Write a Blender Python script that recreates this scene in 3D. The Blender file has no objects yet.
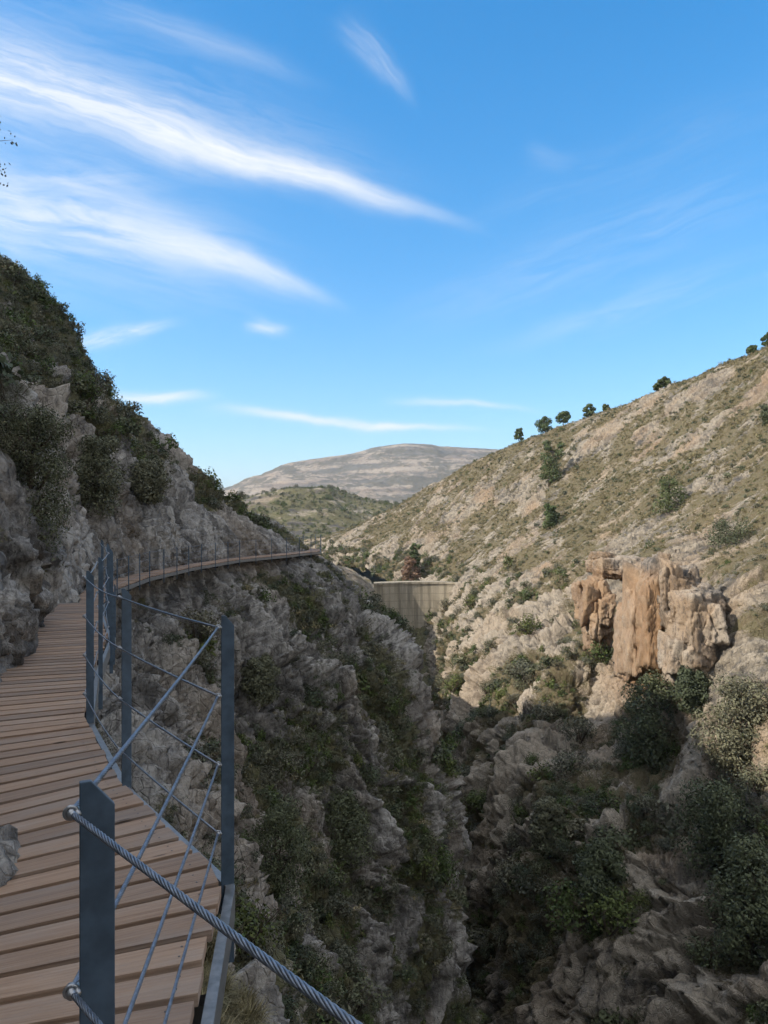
import bpy, math, random
import numpy as np
from mathutils import Vector, Matrix

random.seed(11)
rng = np.random.default_rng(7)
sc = bpy.context.scene
COL = sc.collection
R = math.radians
Q = 1.0                      # mesh density factor

# ------------------------------------------------------------------ helpers
def link(o, parent=None):
    COL.objects.link(o)
    if parent is not None:
        o.parent = parent
    return o

def tag(o, label=None, cat=None, group=None, kind=None):
    if label: o['label'] = label
    if cat: o['category'] = cat
    if group: o['group'] = group
    if kind: o['kind'] = kind
    return o

def empty(name, loc=(0, 0, 0), rz=0.0):
    o = bpy.data.objects.new(name, None)
    o.location = loc
    o.rotation_euler = (0, 0, rz)
    o.empty_display_size = 0.2
    return link(o)

def mesh_np(name, verts, quads=None, tris=None, smooth=True):
    """fast mesh from numpy arrays"""
    me = bpy.data.meshes.new(name)
    verts = np.asarray(verts, dtype=np.float32)
    me.vertices.add(len(verts))
    me.vertices.foreach_set('co', verts.ravel())
    loops, starts, n = [], [], 0
    if quads is not None and len(quads):
        q = np.asarray(quads, dtype=np.int32)
        loops.append(q.ravel()); starts.append(np.arange(len(q), dtype=np.int32) * 4); n += len(q) * 4
    if tris is not None and len(tris):
        t = np.asarray(tris, dtype=np.int32)
        loops.append(t.ravel()); starts.append(n + np.arange(len(t), dtype=np.int32) * 3); n += len(t) * 3
    loops = np.concatenate(loops); starts = np.concatenate(starts)
    me.loops.add(len(loops)); me.loops.foreach_set('vertex_index', loops)
    me.polygons.add(len(starts)); me.polygons.foreach_set('loop_start', starts)
    me.update(calc_edges=True)
    me.polygons.foreach_set('use_smooth', np.full(len(starts), smooth, dtype=bool))
    me.validate()
    return me

class MB:
    """collects simple shapes, builds ONE mesh"""
    def __init__(s): s.v = []; s.f = []; s.uv = []
    def add(s, vs, fs):
        b = len(s.v); s.v += [tuple(v) for v in vs]; s.f += [[i + b for i in f] for f in fs]
    def box8(s, p):
        s.add(p, [[0, 3, 2, 1], [4, 5, 6, 7], [0, 1, 5, 4], [1, 2, 6, 5], [2, 3, 7, 6], [3, 0, 4, 7]])
    def prism(s, poly, ext):
        n = len(poly); e = Vector(ext)
        vs = [Vector(p) for p in poly] + [Vector(p) + e for p in poly]
        fs = [list(range(n))[::-1], [n + i for i in range(n)]]
        for i in range(n):
            j = (i + 1) % n
            fs.append([i, j, n + j, n + i])
        s.add(vs, fs)
    def tube(s, pts, r, seg=8, cap=True):
        pts = [Vector(p) for p in pts]; n = len(pts)
        if not hasattr(r, '__len__'): r = [r] * n
        base = len(s.v); up = None
        for i, p in enumerate(pts):
            t = (pts[min(i + 1, n - 1)] - pts[max(i - 1, 0)]).normalized()
            if up is None:
                up = Vector((0, 0, 1)) if abs(t.z) < .9 else Vector((1, 0, 0))
            a = t.cross(up).normalized(); b = a.cross(t).normalized(); up = b
            for k in range(seg):
                w = 2 * math.pi * k / seg
                s.v.append(tuple(p + (a * math.cos(w) + b * math.sin(w)) * r[i]))
        for i in range(n - 1):
            for k in range(seg):
                k2 = (k + 1) % seg
                s.f.append([base + i * seg + k, base + i * seg + k2, base + (i + 1) * seg + k2, base + (i + 1) * seg + k])
        if cap:
            s.f.append([base + k for k in range(seg)][::-1])
            s.f.append([base + (n - 1) * seg + k for k in range(seg)])
    def torus(s, c, ax, r, r2, seg=14, seg2=7):
        c = Vector(c); ax = Vector(ax).normalized()
        a = ax.orthogonal().normalized(); b = ax.cross(a)
        base = len(s.v)
        for i in range(seg):
            w = 2 * math.pi * i / seg; d = a * math.cos(w) + b * math.sin(w)
            for k in range(seg2):
                q = 2 * math.pi * k / seg2
                s.v.append(tuple(c + d * (r + r2 * math.cos(q)) + ax * r2 * math.sin(q)))
        for i in range(seg):
            for k in range(seg2):
                i2 = (i + 1) % seg; k2 = (k + 1) % seg2
                s.f.append([base + i * seg2 + k, base + i2 * seg2 + k, base + i2 * seg2 + k2, base + i * seg2 + k2])
    def build(s, name, mat, parent=None, smooth=False, origin=None):
        me = bpy.data.meshes.new(name)
        v = s.v
        if origin is not None:
            v = [(a - origin[0], b - origin[1], c - origin[2]) for a, b, c in v]
        me.from_pydata(v, [], s.f); me.update()
        if smooth:
            for p in me.polygons: p.use_smooth = True
        if mat: me.materials.append(mat)
        return link(bpy.data.objects.new(name, me), parent)

# ------------------------------------------------------------------ numpy noise
_G = np.array([[1,1,0],[-1,1,0],[1,-1,0],[-1,-1,0],[1,0,1],[-1,0,1],[1,0,-1],[-1,0,-1],
               [0,1,1],[0,-1,1],[0,1,-1],[0,-1,-1],[1,1,0],[-1,1,0],[0,-1,1],[0,-1,-1]], dtype=np.float32)
def _hash(ix, iy, iz, seed):
    h = (ix.astype(np.uint32) * np.uint32(374761393) + iy.astype(np.uint32) * np.uint32(668265263)
         + iz.astype(np.uint32) * np.uint32(2147483647) + np.uint32(seed * 1013904223 & 0xffffffff))
    h ^= h >> np.uint32(13); h *= np.uint32(1274126177); h ^= h >> np.uint32(16)
    h *= np.uint32(2246822519); h ^= h >> np.uint32(13)
    return h
def perlin(p, seed=0):
    p = np.asarray(p, dtype=np.float32)
    i = np.floor(p); f = p - i; i = i.astype(np.int64) & 0xffffffff
    u = f * f * f * (f * (f * 6 - 15) + 10)
    res = None
    def corner(dx, dy, dz):
        h = _hash(i[:, 0] + dx, i[:, 1] + dy, i[:, 2] + dz, seed) & np.uint32(15)
        g = _G[h]
        return g[:, 0] * (f[:, 0] - dx) + g[:, 1] * (f[:, 1] - dy) + g[:, 2] * (f[:, 2] - dz)
    x0 = []
    for dz in (0, 1):
        ys = []
        for dy in (0, 1):
            a = corner(0, dy, dz); b = corner(1, dy, dz)
            ys.append(a + u[:, 0] * (b - a))
        x0.append(ys[0] + u[:, 1] * (ys[1] - ys[0]))
    return x0[0] + u[:, 2] * (x0[1] - x0[0])
def fbm(p, oct=4, seed=0, gain=.5, lac=2.03):
    p = np.asarray(p, dtype=np.float32); s = np.zeros(len(p), np.float32); a = 1.0
    for k in range(oct):
        s += a * perlin(p, seed + k * 17); p = p * lac; a *= gain
    return s
def ridged(p, oct=3, seed=0, gain=.5, lac=2.1):
    p = np.asarray(p, dtype=np.float32); s = np.zeros(len(p), np.float32); a = 1.0; t = 0
    for k in range(oct):
        s += a * (1 - 2 * np.abs(perlin(p, seed + k * 23))); t += a; p = p * lac; a *= gain
    return s / t
def cells(p, seed=0, facet=False):
    """cellular noise: F1, F2 distances, the cell's random value and (facet) a plane tilted at random in each cell"""
    p = np.asarray(p, dtype=np.float32)
    i = np.floor(p); f = p - i; i = i.astype(np.int64)
    f1 = np.full(len(p), 9., np.float32); f2 = f1.copy(); cid = np.zeros(len(p), np.float32); fac = np.zeros(len(p), np.float32)
    for dx in (-1, 0, 1):
        for dy in (-1, 0, 1):
            for dz in (-1, 0, 1):
                ix, iy, iz = [(i[:, k] + d) & 0xffffffff for k, d in enumerate((dx, dy, dz))]
                h = _hash(ix, iy, iz, seed)
                vx = dx + (h & np.uint32(1023)).astype(np.float32) / 1023 - f[:, 0]
                vy = dy + ((h >> np.uint32(10)) & np.uint32(1023)).astype(np.float32) / 1023 - f[:, 1]
                vz = dz + ((h >> np.uint32(20)) & np.uint32(1023)).astype(np.float32) / 1023 - f[:, 2]
                d = vx ** 2 + vy ** 2 + vz ** 2
                m = d < f1
                f2 = np.where(m, f1, np.minimum(f2, d)); cid = np.where(m, ((h >> np.uint32(5)) & np.uint32(255)).astype(np.float32) / 255, cid)
                if facet:
                    g = _G[(h >> np.uint32(13)) & np.uint32(15)]
                    fac = np.where(m, vx * g[:, 0] + vy * g[:, 1] + vz * g[:, 2], fac)
                f1 = np.where(m, d, f1)
    if facet: return np.sqrt(f1), np.sqrt(f2), cid, fac
    return np.sqrt(f1), np.sqrt(f2), cid
def sstep(a, b, x):
    t = np.clip((x - a) / (b - a), 0, 1); return t * t * (3 - 2 * t)

# ------------------------------------------------------------------ materials
def new_mat(name):
    m = bpy.data.materials.new(name); m.use_nodes = True
    nt = m.node_tree
    for n in list(nt.nodes): nt.nodes.remove(n)
    out = nt.nodes.new('ShaderNodeOutputMaterial')
    b = nt.nodes.new('ShaderNodeBsdfPrincipled')
    nt.links.new(b.outputs[0], out.inputs[0])
    return m, nt, b
class NB:
    """terse node builder"""
    def __init__(s, nt): s.nt = nt
    def n(s, t, **kw):
        x = s.nt.nodes.new(t)
        for k, v in kw.items(): setattr(x, k, v)
        return x
    def put(s, sock, v):
        if hasattr(v, 'node'): s.nt.links.new(v, sock)
        else: sock.default_value = v
    def math(s, op, a, b=None, c=None, clamp=False):
        x = s.n('ShaderNodeMath', operation=op, use_clamp=clamp)
        s.put(x.inputs[0], a)
        if b is not None: s.put(x.inputs[1], b)
        if c is not None: s.put(x.inputs[2], c)
        return x.outputs[0]
    def mix(s, fac, a, b, mode='MIX'):
        x = s.n('ShaderNodeMix', data_type='RGBA', blend_type=mode)
        s.put(x.inputs[0], fac); s.put(x.inputs[6], a); s.put(x.inputs[7], b)
        return x.outputs[2]
    def ramp(s, v, stops):
        x = s.n('ShaderNodeValToRGB'); e = x.color_ramp.elements
        while len(e) < len(stops): e.new(.5)
        for k, (p, c) in enumerate(stops):
            e[k].position = p; e[k].color = c if len(c) == 4 else (*c, 1)
        s.put(x.inputs[0], v)
        return x.outputs[0]
    def rng(s, v, a, b, c=0., d=1., smooth=True):
        x = s.n('ShaderNodeMapRange', interpolation_type='SMOOTHSTEP' if smooth else 'LINEAR')
        s.put(x.inputs[0], v)
        for k, q in enumerate((a, b, c, d)): s.put(x.inputs[k + 1], q)
        return x.outputs[0]
    def noise(s, vec, scale, detail=4, rough=.55, dist=0.):
        x = s.n('ShaderNodeTexNoise'); s.put(x.inputs['Vector'], vec)
        x.inputs['Scale'].default_value = scale; x.inputs['Detail'].default_value = detail
        x.inputs['Roughness'].default_value = rough; x.inputs['Distortion'].default_value = dist
        return x.outputs[0]
    def mapping(s, vec, scale=(1, 1, 1), rot=(0, 0, 0), loc=(0, 0, 0)):
        x = s.n('ShaderNodeMapping'); s.put(x.inputs[0], vec)
        x.inputs[1].default_value = loc; x.inputs[2].default_value = rot; x.inputs[3].default_value = scale
        return x.outputs[0]
    def vor(s, vec, scale, feature='F1', rand=1.):
        x = s.n('ShaderNodeTexVoronoi', feature=feature); s.put(x.inputs['Vector'], vec)
        x.inputs['Scale'].default_value = scale; x.inputs['Randomness'].default_value = rand
        return x
    def bump(s, h, strength=.5, dist=.1, normal=None):
        x = s.n('ShaderNodeBump'); x.inputs['Strength'].default_value = strength
        x.inputs['Distance'].default_value = dist; s.put(x.inputs['Height'], h)
        if normal is not None: s.put(x.inputs['Normal'], normal)
        return x.outputs[0]
    def attr(s, name):
        return s.n('ShaderNodeAttribute', attribute_name=name)

def rock_mat(name, sc_=1.0, grey=(.265, .25, .232), pale=(.45, .428, .395), dark=(.10, .094, .088), tan=(.40, .29, .18),
             tan_amt=.45, soil=(.085, .08, .045), grass=(.13, .125, .06), orange=False, veg=True, steep=False):
    m, nt, b = new_mat(name); N = NB(nt)
    co = N.n('ShaderNodeNewGeometry').outputs['Position']
    big = N.noise(co, .11 / sc_, 2, .5)
    med = N.noise(co, 1.1 / sc_, 5, .66, .2)
    fine = N.noise(co, 7.0 / sc_, 4, .65)
    streak = N.noise(N.mapping(co, (2.4 / sc_, 2.4 / sc_, .35 / sc_), (0, .45, 0)), 1.0, 4, .62, .3)
    tone = N.attr('tone').outputs['Fac']
    tv = N.math('ADD', N.math('MULTIPLY', tone, .30), med)
    c = N.mix(N.rng(tv, .30, .60), (*dark, 1), (*grey, 1))
    c = N.mix(N.rng(N.math('ADD', N.math('MULTIPLY', tone, .35), streak), .46, .72, 0, .9), c, (*pale, 1))
    c = N.mix(N.math('MULTIPLY', N.rng(big, .47, .66), tan_amt), c, (*tan, 1))
    c = N.mix(N.rng(streak, .44, .30, 0, .6), c, (*dark, 1))
    c = N.mix(N.rng(N.noise(co, 3.1 / sc_, 3, .6), .56, .66, 0, .55), c, (*dark, 1))
    if steep:
        st = N.rng(N.attr('steep').outputs['Fac'], .2, .8)
        c = N.mix(N.math('MULTIPLY', st, .45), c, N.mix(N.rng(tv, .32, .56), (.21, .185, .155, 1), (.46, .405, .335, 1)))
    if orange:
        a = N.attr('orange').outputs['Fac']
        oc = N.ramp(N.noise(co, .8, 5, .6, .4), [(.25, (.28, .18, .105)), (.5, (.39, .245, .14)), (.72, (.44, .33, .225))])
        c = N.mix(N.math('MULTIPLY', a, N.rng(N.math('ADD', med, N.math('MULTIPLY', a, .25)), .38, .60)), c, oc)
    if veg:
        v = N.attr('veg').outputs['Fac']
        v = N.rng(N.math('ADD', v, N.math('MULTIPLY', N.math('SUBTRACT', fine, .5), .9)), .38, .66)
        g = N.mix(N.rng(N.noise(co, 1.7 / sc_, 4, .6), .38, .62), (*soil, 1), (*grass, 1))
        c = N.mix(N.math('MULTIPLY', v, .92), c, g)
    c = N.mix(N.rng(fine, .3, .7, 0, .35), c, N.mix(1., c, (.55, .55, .57, 1), 'MULTIPLY'))
    nt.links.new(c, b.inputs['Base Color'])
    b.inputs['Roughness'].default_value = .92
    b.inputs['Specular IOR Level'].default_value = .2
    cr = N.vor(N.mapping(co, (2.2 / sc_, 3.6 / sc_, 1.5 / sc_), (0, .4, .2)), 1.0, 'DISTANCE_TO_EDGE').outputs['Distance']
    h = N.math('ADD', N.math('MULTIPLY', N.math('MINIMUM', cr, .08), 3.0), N.math('MULTIPLY', fine, .55))
    h = N.math('ADD', h, N.math('MULTIPLY', med, .8))
    nt.links.new(N.bump(h, .9, .22 * sc_), b.inputs['Normal'])
    return m

def leaf_mat(name, c1, c2, c3):
    m, nt, b = new_mat(name); N = NB(nt)
    rnd = N.n('ShaderNodeObjectInfo').outputs['Random']
    lf = N.attr('leaf').outputs['Fac']
    c = N.ramp(N.math('FRACT', N.math('MULTIPLY', rnd, 7.31)), [(0., c1), (.5, c2), (1., c3)])
    c = N.mix(1., c, N.ramp(lf, [(0., (.55, .55, .55)), (1., (1.5, 1.45, 1.3))]), 'MULTIPLY')
    nt.links.new(c, b.inputs['Base Color'])
    b.inputs['Roughness'].default_value = .65
    b.inputs['Specular IOR Level'].default_value = .25
    return m
M = {}
M['leaf'] = leaf_mat('shrub leaves', (.055, .072, .045), (.09, .105, .06), (.135, .135, .095))
M['leaf_grey'] = leaf_mat('grey green leaves', (.10, .11, .085), (.125, .13, .10), (.15, .145, .105))
M['leaf_bright'] = leaf_mat('bright green leaves', (.06, .09, .03), (.075, .105, .035), (.10, .12, .04))
M['leaf_pine'] = leaf_mat('pine needles', (.065, .095, .04), (.075, .105, .045), (.09, .115, .05))
M['leaf_dry'] = leaf_mat('dry scrub', (.16, .145, .08), (.20, .175, .10), (.25, .215, .135))
M['leaf_red'] = leaf_mat('russet leaves', (.20, .13, .095), (.20, .13, .095), (.20, .13, .095))
M['leaf_green'] = leaf_mat('fresh leaves', (.10, .13, .025), (.10, .13, .025), (.10, .13, .025))
def simple(name, col, rough=.7, metal=0., noise=0.):
    m, nt, b = new_mat(name); N = NB(nt)
    if noise:
        co = N.n('ShaderNodeTexCoord').outputs['Object']
        f = N.noise(co, noise, 5, .6)
        c = N.mix(N.rng(f, .3, .7), (*[k * .72 for k in col], 1), (*[k * 1.25 for k in col], 1))
        nt.links.new(c, b.inputs['Base Color'])
        nt.links.new(N.rng(f, .3, .7, rough * .8, min(1, rough * 1.2)), b.inputs['Roughness'])
    else:
        b.inputs['Base Color'].default_value = (*col, 1); b.inputs['Roughness'].default_value = rough
    b.inputs['Metallic'].default_value = metal
    return m
M['bark'] = simple('bark', (.075, .055, .04), .9, 0, 9.)
M['steel'] = simple('painted grey steel', (.066, .102, .146), .5, .0, 14.)
M['galv'] = simple('galvanised steel', (.23, .24, .25), .5, .55, 20.)
M['rope'] = simple('steel wire rope', (.22, .25, .30), .42, .7, 60.)
M['bolt'] = simple('bright steel fitting', (.42, .43, .45), .38, .85)
def wood_mat():
    m, nt, b = new_mat('weathered deck wood'); N = NB(nt)
    uv = N.n('ShaderNodeUVMap', uv_map='UVMap').outputs[0]
    pr = N.attr('plank').outputs['Fac']
    gr = N.noise(N.mapping(uv, (1.6, 46, 1)), 1., 6, .65, .6)
    g2 = N.noise(N.mapping(uv, (7, 230, 1)), 1., 3, .6)
    c = N.ramp(gr, [(.25, (.225, .147, .098)), (.5, (.335, .224, .153)), (.75, (.41, .295, .213))])
    c = N.mix(N.rng(N.noise(N.mapping(uv, (1.1, 5, 1)), 1., 4, .6), .42, .66, 0, .5), c, (.34, .285, .245, 1))
    c = N.mix(1., c, N.ramp(pr, [(0, (.72, .72, .74)), (1, (1.22, 1.17, 1.12))]), 'MULTIPLY')
    kn = N.vor(N.mapping(uv, (1.7, 9, 1)), 1.).outputs['Distance']
    c = N.mix(N.rng(kn, .10, .045, 0, .8), c, (.06, .04, .03, 1))
    nt.links.new(c, b.inputs['Base Color'])
    b.inputs['Roughness'].default_value = .78
    rid = N.math('SINE', N.math('MULTIPLY', N.n('ShaderNodeSeparateXYZ').outputs[0], 1.))
    sep = N.n('ShaderNodeSeparateXYZ'); nt.links.new(uv, sep.inputs[0])
    rid = N.math('SINE', N.math('MULTIPLY', sep.outputs[1], 420.))
    h = N.math('ADD', N.math('MULTIPLY', rid, .25), N.math('ADD', gr, N.math('MULTIPLY', g2, .6)))
    nt.links.new(N.bump(h, .5, .004), b.inputs['Normal'])
    return m
M['wood'] = wood_mat()
M['steel_dark'] = simple('dark bearer steel', (.035, .035, .036), .7, 0, 12.)
M['screw'] = simple('screw heads', (.10, .09, .085), .5, .6)
def concrete_mat():
    m, nt, b = new_mat('old dam concrete'); N = NB(nt)
    co = N.n('ShaderNodeNewGeometry').outputs['Position']
    st = N.noise(N.mapping(co, (1.0, 1.0, .06)), 1., 5, .6, .2)
    f = N.noise(co, .5, 6, .6)
    c = N.mix(N.rng(st, .36, .62), (.20, .175, .13, 1), (.37, .325, .25, 1))
    c = N.mix(N.rng(f, .45, .7, 0, .5), c, (.27, .235, .18, 1))
    sep = N.n('ShaderNodeSeparateXYZ'); nt.links.new(co, sep.inputs[0])
    ln = N.math('FRACT', N.math('MULTIPLY', sep.outputs[2], .55))
    c = N.mix(N.rng(ln, .10, .0, 0, .75), c, (.14, .12, .09, 1))
    lx = N.math('FRACT', N.math('MULTIPLY', sep.outputs[0], .27))
    c = N.mix(N.rng(lx, .04, .0, 0, .4), c, (.14, .12, .09, 1))
    nt.links.new(c, b.inputs['Base Color']); b.inputs['Roughness'].default_value = .9
    nt.links.new(N.bump(f, .5, .2), b.inputs['Normal'])
    return m
M['concrete'] = concrete_mat()
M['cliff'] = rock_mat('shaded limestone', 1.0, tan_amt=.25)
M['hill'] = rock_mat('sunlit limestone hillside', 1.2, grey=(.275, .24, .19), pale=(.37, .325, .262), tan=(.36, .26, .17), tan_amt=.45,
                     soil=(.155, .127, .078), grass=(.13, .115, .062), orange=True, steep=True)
M['rock'] = rock_mat('loose limestone', .16, veg=False, tan_amt=.15)
M['ochre'] = rock_mat('ochre limestone', .55, veg=False, grey=(.31, .265, .22), pale=(.43, .37, .30), tan=(.38, .25, .14), tan_amt=.5, orange=True)

# ------------------------------------------------------------------ the walkway's plan: left edge, right (gorge) edge, deck height
ZD, ZL = -1.58, -2.80
PATH = [  # Lx, Ly, Rx, Ry, z
    (13.0, -11.2, 13.6, -10.4, ZD), (6.0, -6.4, 6.6, -5.55, ZD), (1.75, -2.55, 2.35, -1.65, ZD), (-.05, -.85, .66, .02, ZD),
    (-1.42, .95, -.47, 1.25, ZD), (-1.56, 2.05, -.60, 2.30, ZD), (-1.66, 2.72, -.71, 3.22, ZD), (-2.32, 3.68, -1.56, 4.36, ZD),
    (-3.24, 5.32, -2.33, 5.75, ZD), (-3.70, 7.3, -2.95, 7.5, ZD), (-4.35, 9.2, -3.55, 9.5, ZD), (-5.85, 12.75, -5.05, 12.95, ZD),
    (-6.25, 14.3, -5.42, 14.5, ZL), (-7.0, 16.8, -6.12, 16.7, ZL), (-9.45, 22.2, -8.45, 22.0, ZL), (-10.85, 27.2, -9.8, 27.0, ZL),
    (-11.25, 32.2, -10.2, 32.0, ZL), (-10.8, 38.2, -9.8, 38.0, ZL), (-9.55, 44.3, -8.6, 44.0, ZL), (-7.15, 49.6, -6.25, 49.0, ZL),
    (-5.65, 53.3, -4.6, 53.2, ZL), (-5.9, 55.6, -4.9, 56.1, ZL), (-8.2, 58.6, -7.6, 59.5, ZL), (-13., 63, -12.5, 64, ZL)]
PATH = np.array(PATH, dtype=float)

def interp_curve(P, u):
    """Catmull-Rom through rows of P at float index u"""
    P = np.asarray(P, float); n = len(P)
    u = np.clip(np.asarray(u, float), 0, n - 1 - 1e-9)
    i = np.floor(u).astype(int); t = (u - i)[:, None]
    p0 = P[np.maximum(i - 1, 0)]; p1 = P[i]; p2 = P[np.minimum(i + 1, n - 1)]; p3 = P[np.minimum(i + 2, n - 1)]
    return .5 * (2 * p1 + (p2 - p0) * t + (2 * p0 - 5 * p1 + 4 * p2 - p3) * t ** 2 + (3 * p1 - p0 - 3 * p2 + p3) * t ** 3)
def lin_curve(P, u):
    P = np.asarray(P, float); n = len(P)
    u = np.clip(np.asarray(u, float), 0, n - 1 - 1e-9)
    i = np.floor(u).astype(int); t = (u - i)[:, None]
    return P[i] * (1 - t) + P[np.minimum(i + 1, n - 1)] * t

# ------------------------------------------------------------------ terrain
def grid_mesh(name, P, mat, attrs):
    nu, nv = P.shape[:2]
    idx = np.arange(nu * nv).reshape(nu, nv)
    q = np.stack([idx[:-1, :-1], idx[1:, :-1], idx[1:, 1:], idx[:-1, 1:]], -1).reshape(-1, 4)
    me = mesh_np(name, P.reshape(-1, 3), q)
    for k, a in attrs.items():
        at = me.attributes.new(k, 'FLOAT', 'POINT'); at.data.foreach_set('value', a.astype(np.float32).ravel())
    me.materials.append(mat)
    o = link(bpy.data.objects.new(name, me)); o['kind'] = 'structure'
    return o
def grid_normals(P):
    du = np.gradient(P, axis=0); dv = np.gradient(P, axis=1)
    n = np.cross(du, dv); n /= (np.linalg.norm(n, axis=2, keepdims=True) + 1e-9)
    return n
def cell_area(P):
    du = np.gradient(P, axis=0); dv = np.gradient(P, axis=1)
    return np.linalg.norm(np.cross(du, dv), axis=2)

BED = np.array([.22, 1.0, .12]); BED /= np.linalg.norm(BED)
def rock_field(p, seed):
    """fins of steep strata running down the fall line, broken into plates and blocks of four sizes"""
    w = np.stack([fbm(p * .07, 3, seed + 1), fbm(p * .07, 3, seed + 2), fbm(p * .07, 3, seed + 3)], 1) * 3.0
    w2 = np.stack([fbm(p * .9, 2, seed + 71), fbm(p * .9, 2, seed + 72), fbm(p * .9, 2, seed + 73)], 1) * .22
    q = p + w + w2
    B = BED.astype(np.float32)
    c = q @ B
    rest = q - c[:, None] * B
    def stretched(k, s): return c[:, None] * B * k + rest * s
    big = fbm(p * .055, 3, seed + 5)
    fin1 = ridged(stretched(.27, .05), 2, seed + 11) - .62
    fin2 = ridged(stretched(.8, .15), 3, seed + 31) - .60
    plates, cracks, tone = [], [], 0
    for k, (a, b_) in enumerate(((.36, .17), (.95, .45), (2.4, 1.25), (5.6, 3.1))):
        f1, f2, cid, fac = cells(stretched(a, b_), seed + 41 + k * 5, True)
        e = np.clip((f2 - f1) / .16, 0, 1)
        plates.append((cid - .5) * 1.4 + fac * 1.3); cracks.append(1 - e)
        tone = tone + (cid - .5) * (.5, .5, .35, .2)[k]
    fine = fbm(p * 2.2, 4, seed + 61, .55)
    return big, fin1, fin2, plates, cracks, tone, fine

# ---- the cliff that carries the walkway
def profile_rows():
    """row parameter: negative below the deck, positive above"""
    below = [(-.0, 0.), ]
    return below
# profiles: lists of (dz, offset) ; below uses the outward normal, above an explicit inward direction
LOW = {'near': [(0, -.05), (-.6, .15), (-1.5, .45), (-3.5, 1.5), (-7, 3.6), (-12, 6.2), (-18, 8.6), (-26, 11.2), (-38, 13.2), (-58, 14.)],
       'bay':  [(0, -.05), (-.6, -.2), (-1.8, -.1), (-3.5, 1.0), (-7, 3.0), (-12, 5.8), (-18, 8.4), (-25, 10.6), (-36, 12.), (-56, 12.8)],
       'nose': [(0, -.05), (-.5, .9), (-1.6, 2.4), (-4, 4.9), (-6.5, 6.9), (-11, 9.0), (-17, 11.0), (-20, 11.5), (-30, 11.8), (-54, 12.2)],
       'back': [(0, -.05), (-.5, .6), (-1.6, 1.6), (-4, 3.6), (-6.5, 5.4), (-11, 7.5), (-17, 10.0), (-20, 10.6), (-30, 11.6), (-54, 12.)]}
HIGH = {'near': [(0, -.05), (1.2, .25), (3.2, .9), (7, 3.3), (14, 8.6), (20.5, 17), (25.5, 28), (27.5, 38), (28, 55), (25, 85)],
        'bay':  [(0, -.05), (1.6, .15), (3.6, .9), (7, 3.6), (14, 9.4), (20.5, 18), (25.5, 29), (27.5, 39), (28, 55), (25, 85)],
        'nose': [(0, -.05), (.7, .4), (1.5, 1.6), (3.3, 5.), (6.9, 9.6), (11.3, 15.2), (20.6, 21.5), (25.5, 34), (27.5, 50), (24, 80)],
        'back': [(0, -.05), (.6, .5), (1.4, 1.8), (2.6, 5.), (4.5, 9.6), (7.5, 15.), (12, 22), (20, 36), (24, 52), (20, 80)]}
KNOT = np.array([0, .03, .07, .16, .28, .42, .58, .74, .87, 1.0])
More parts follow.
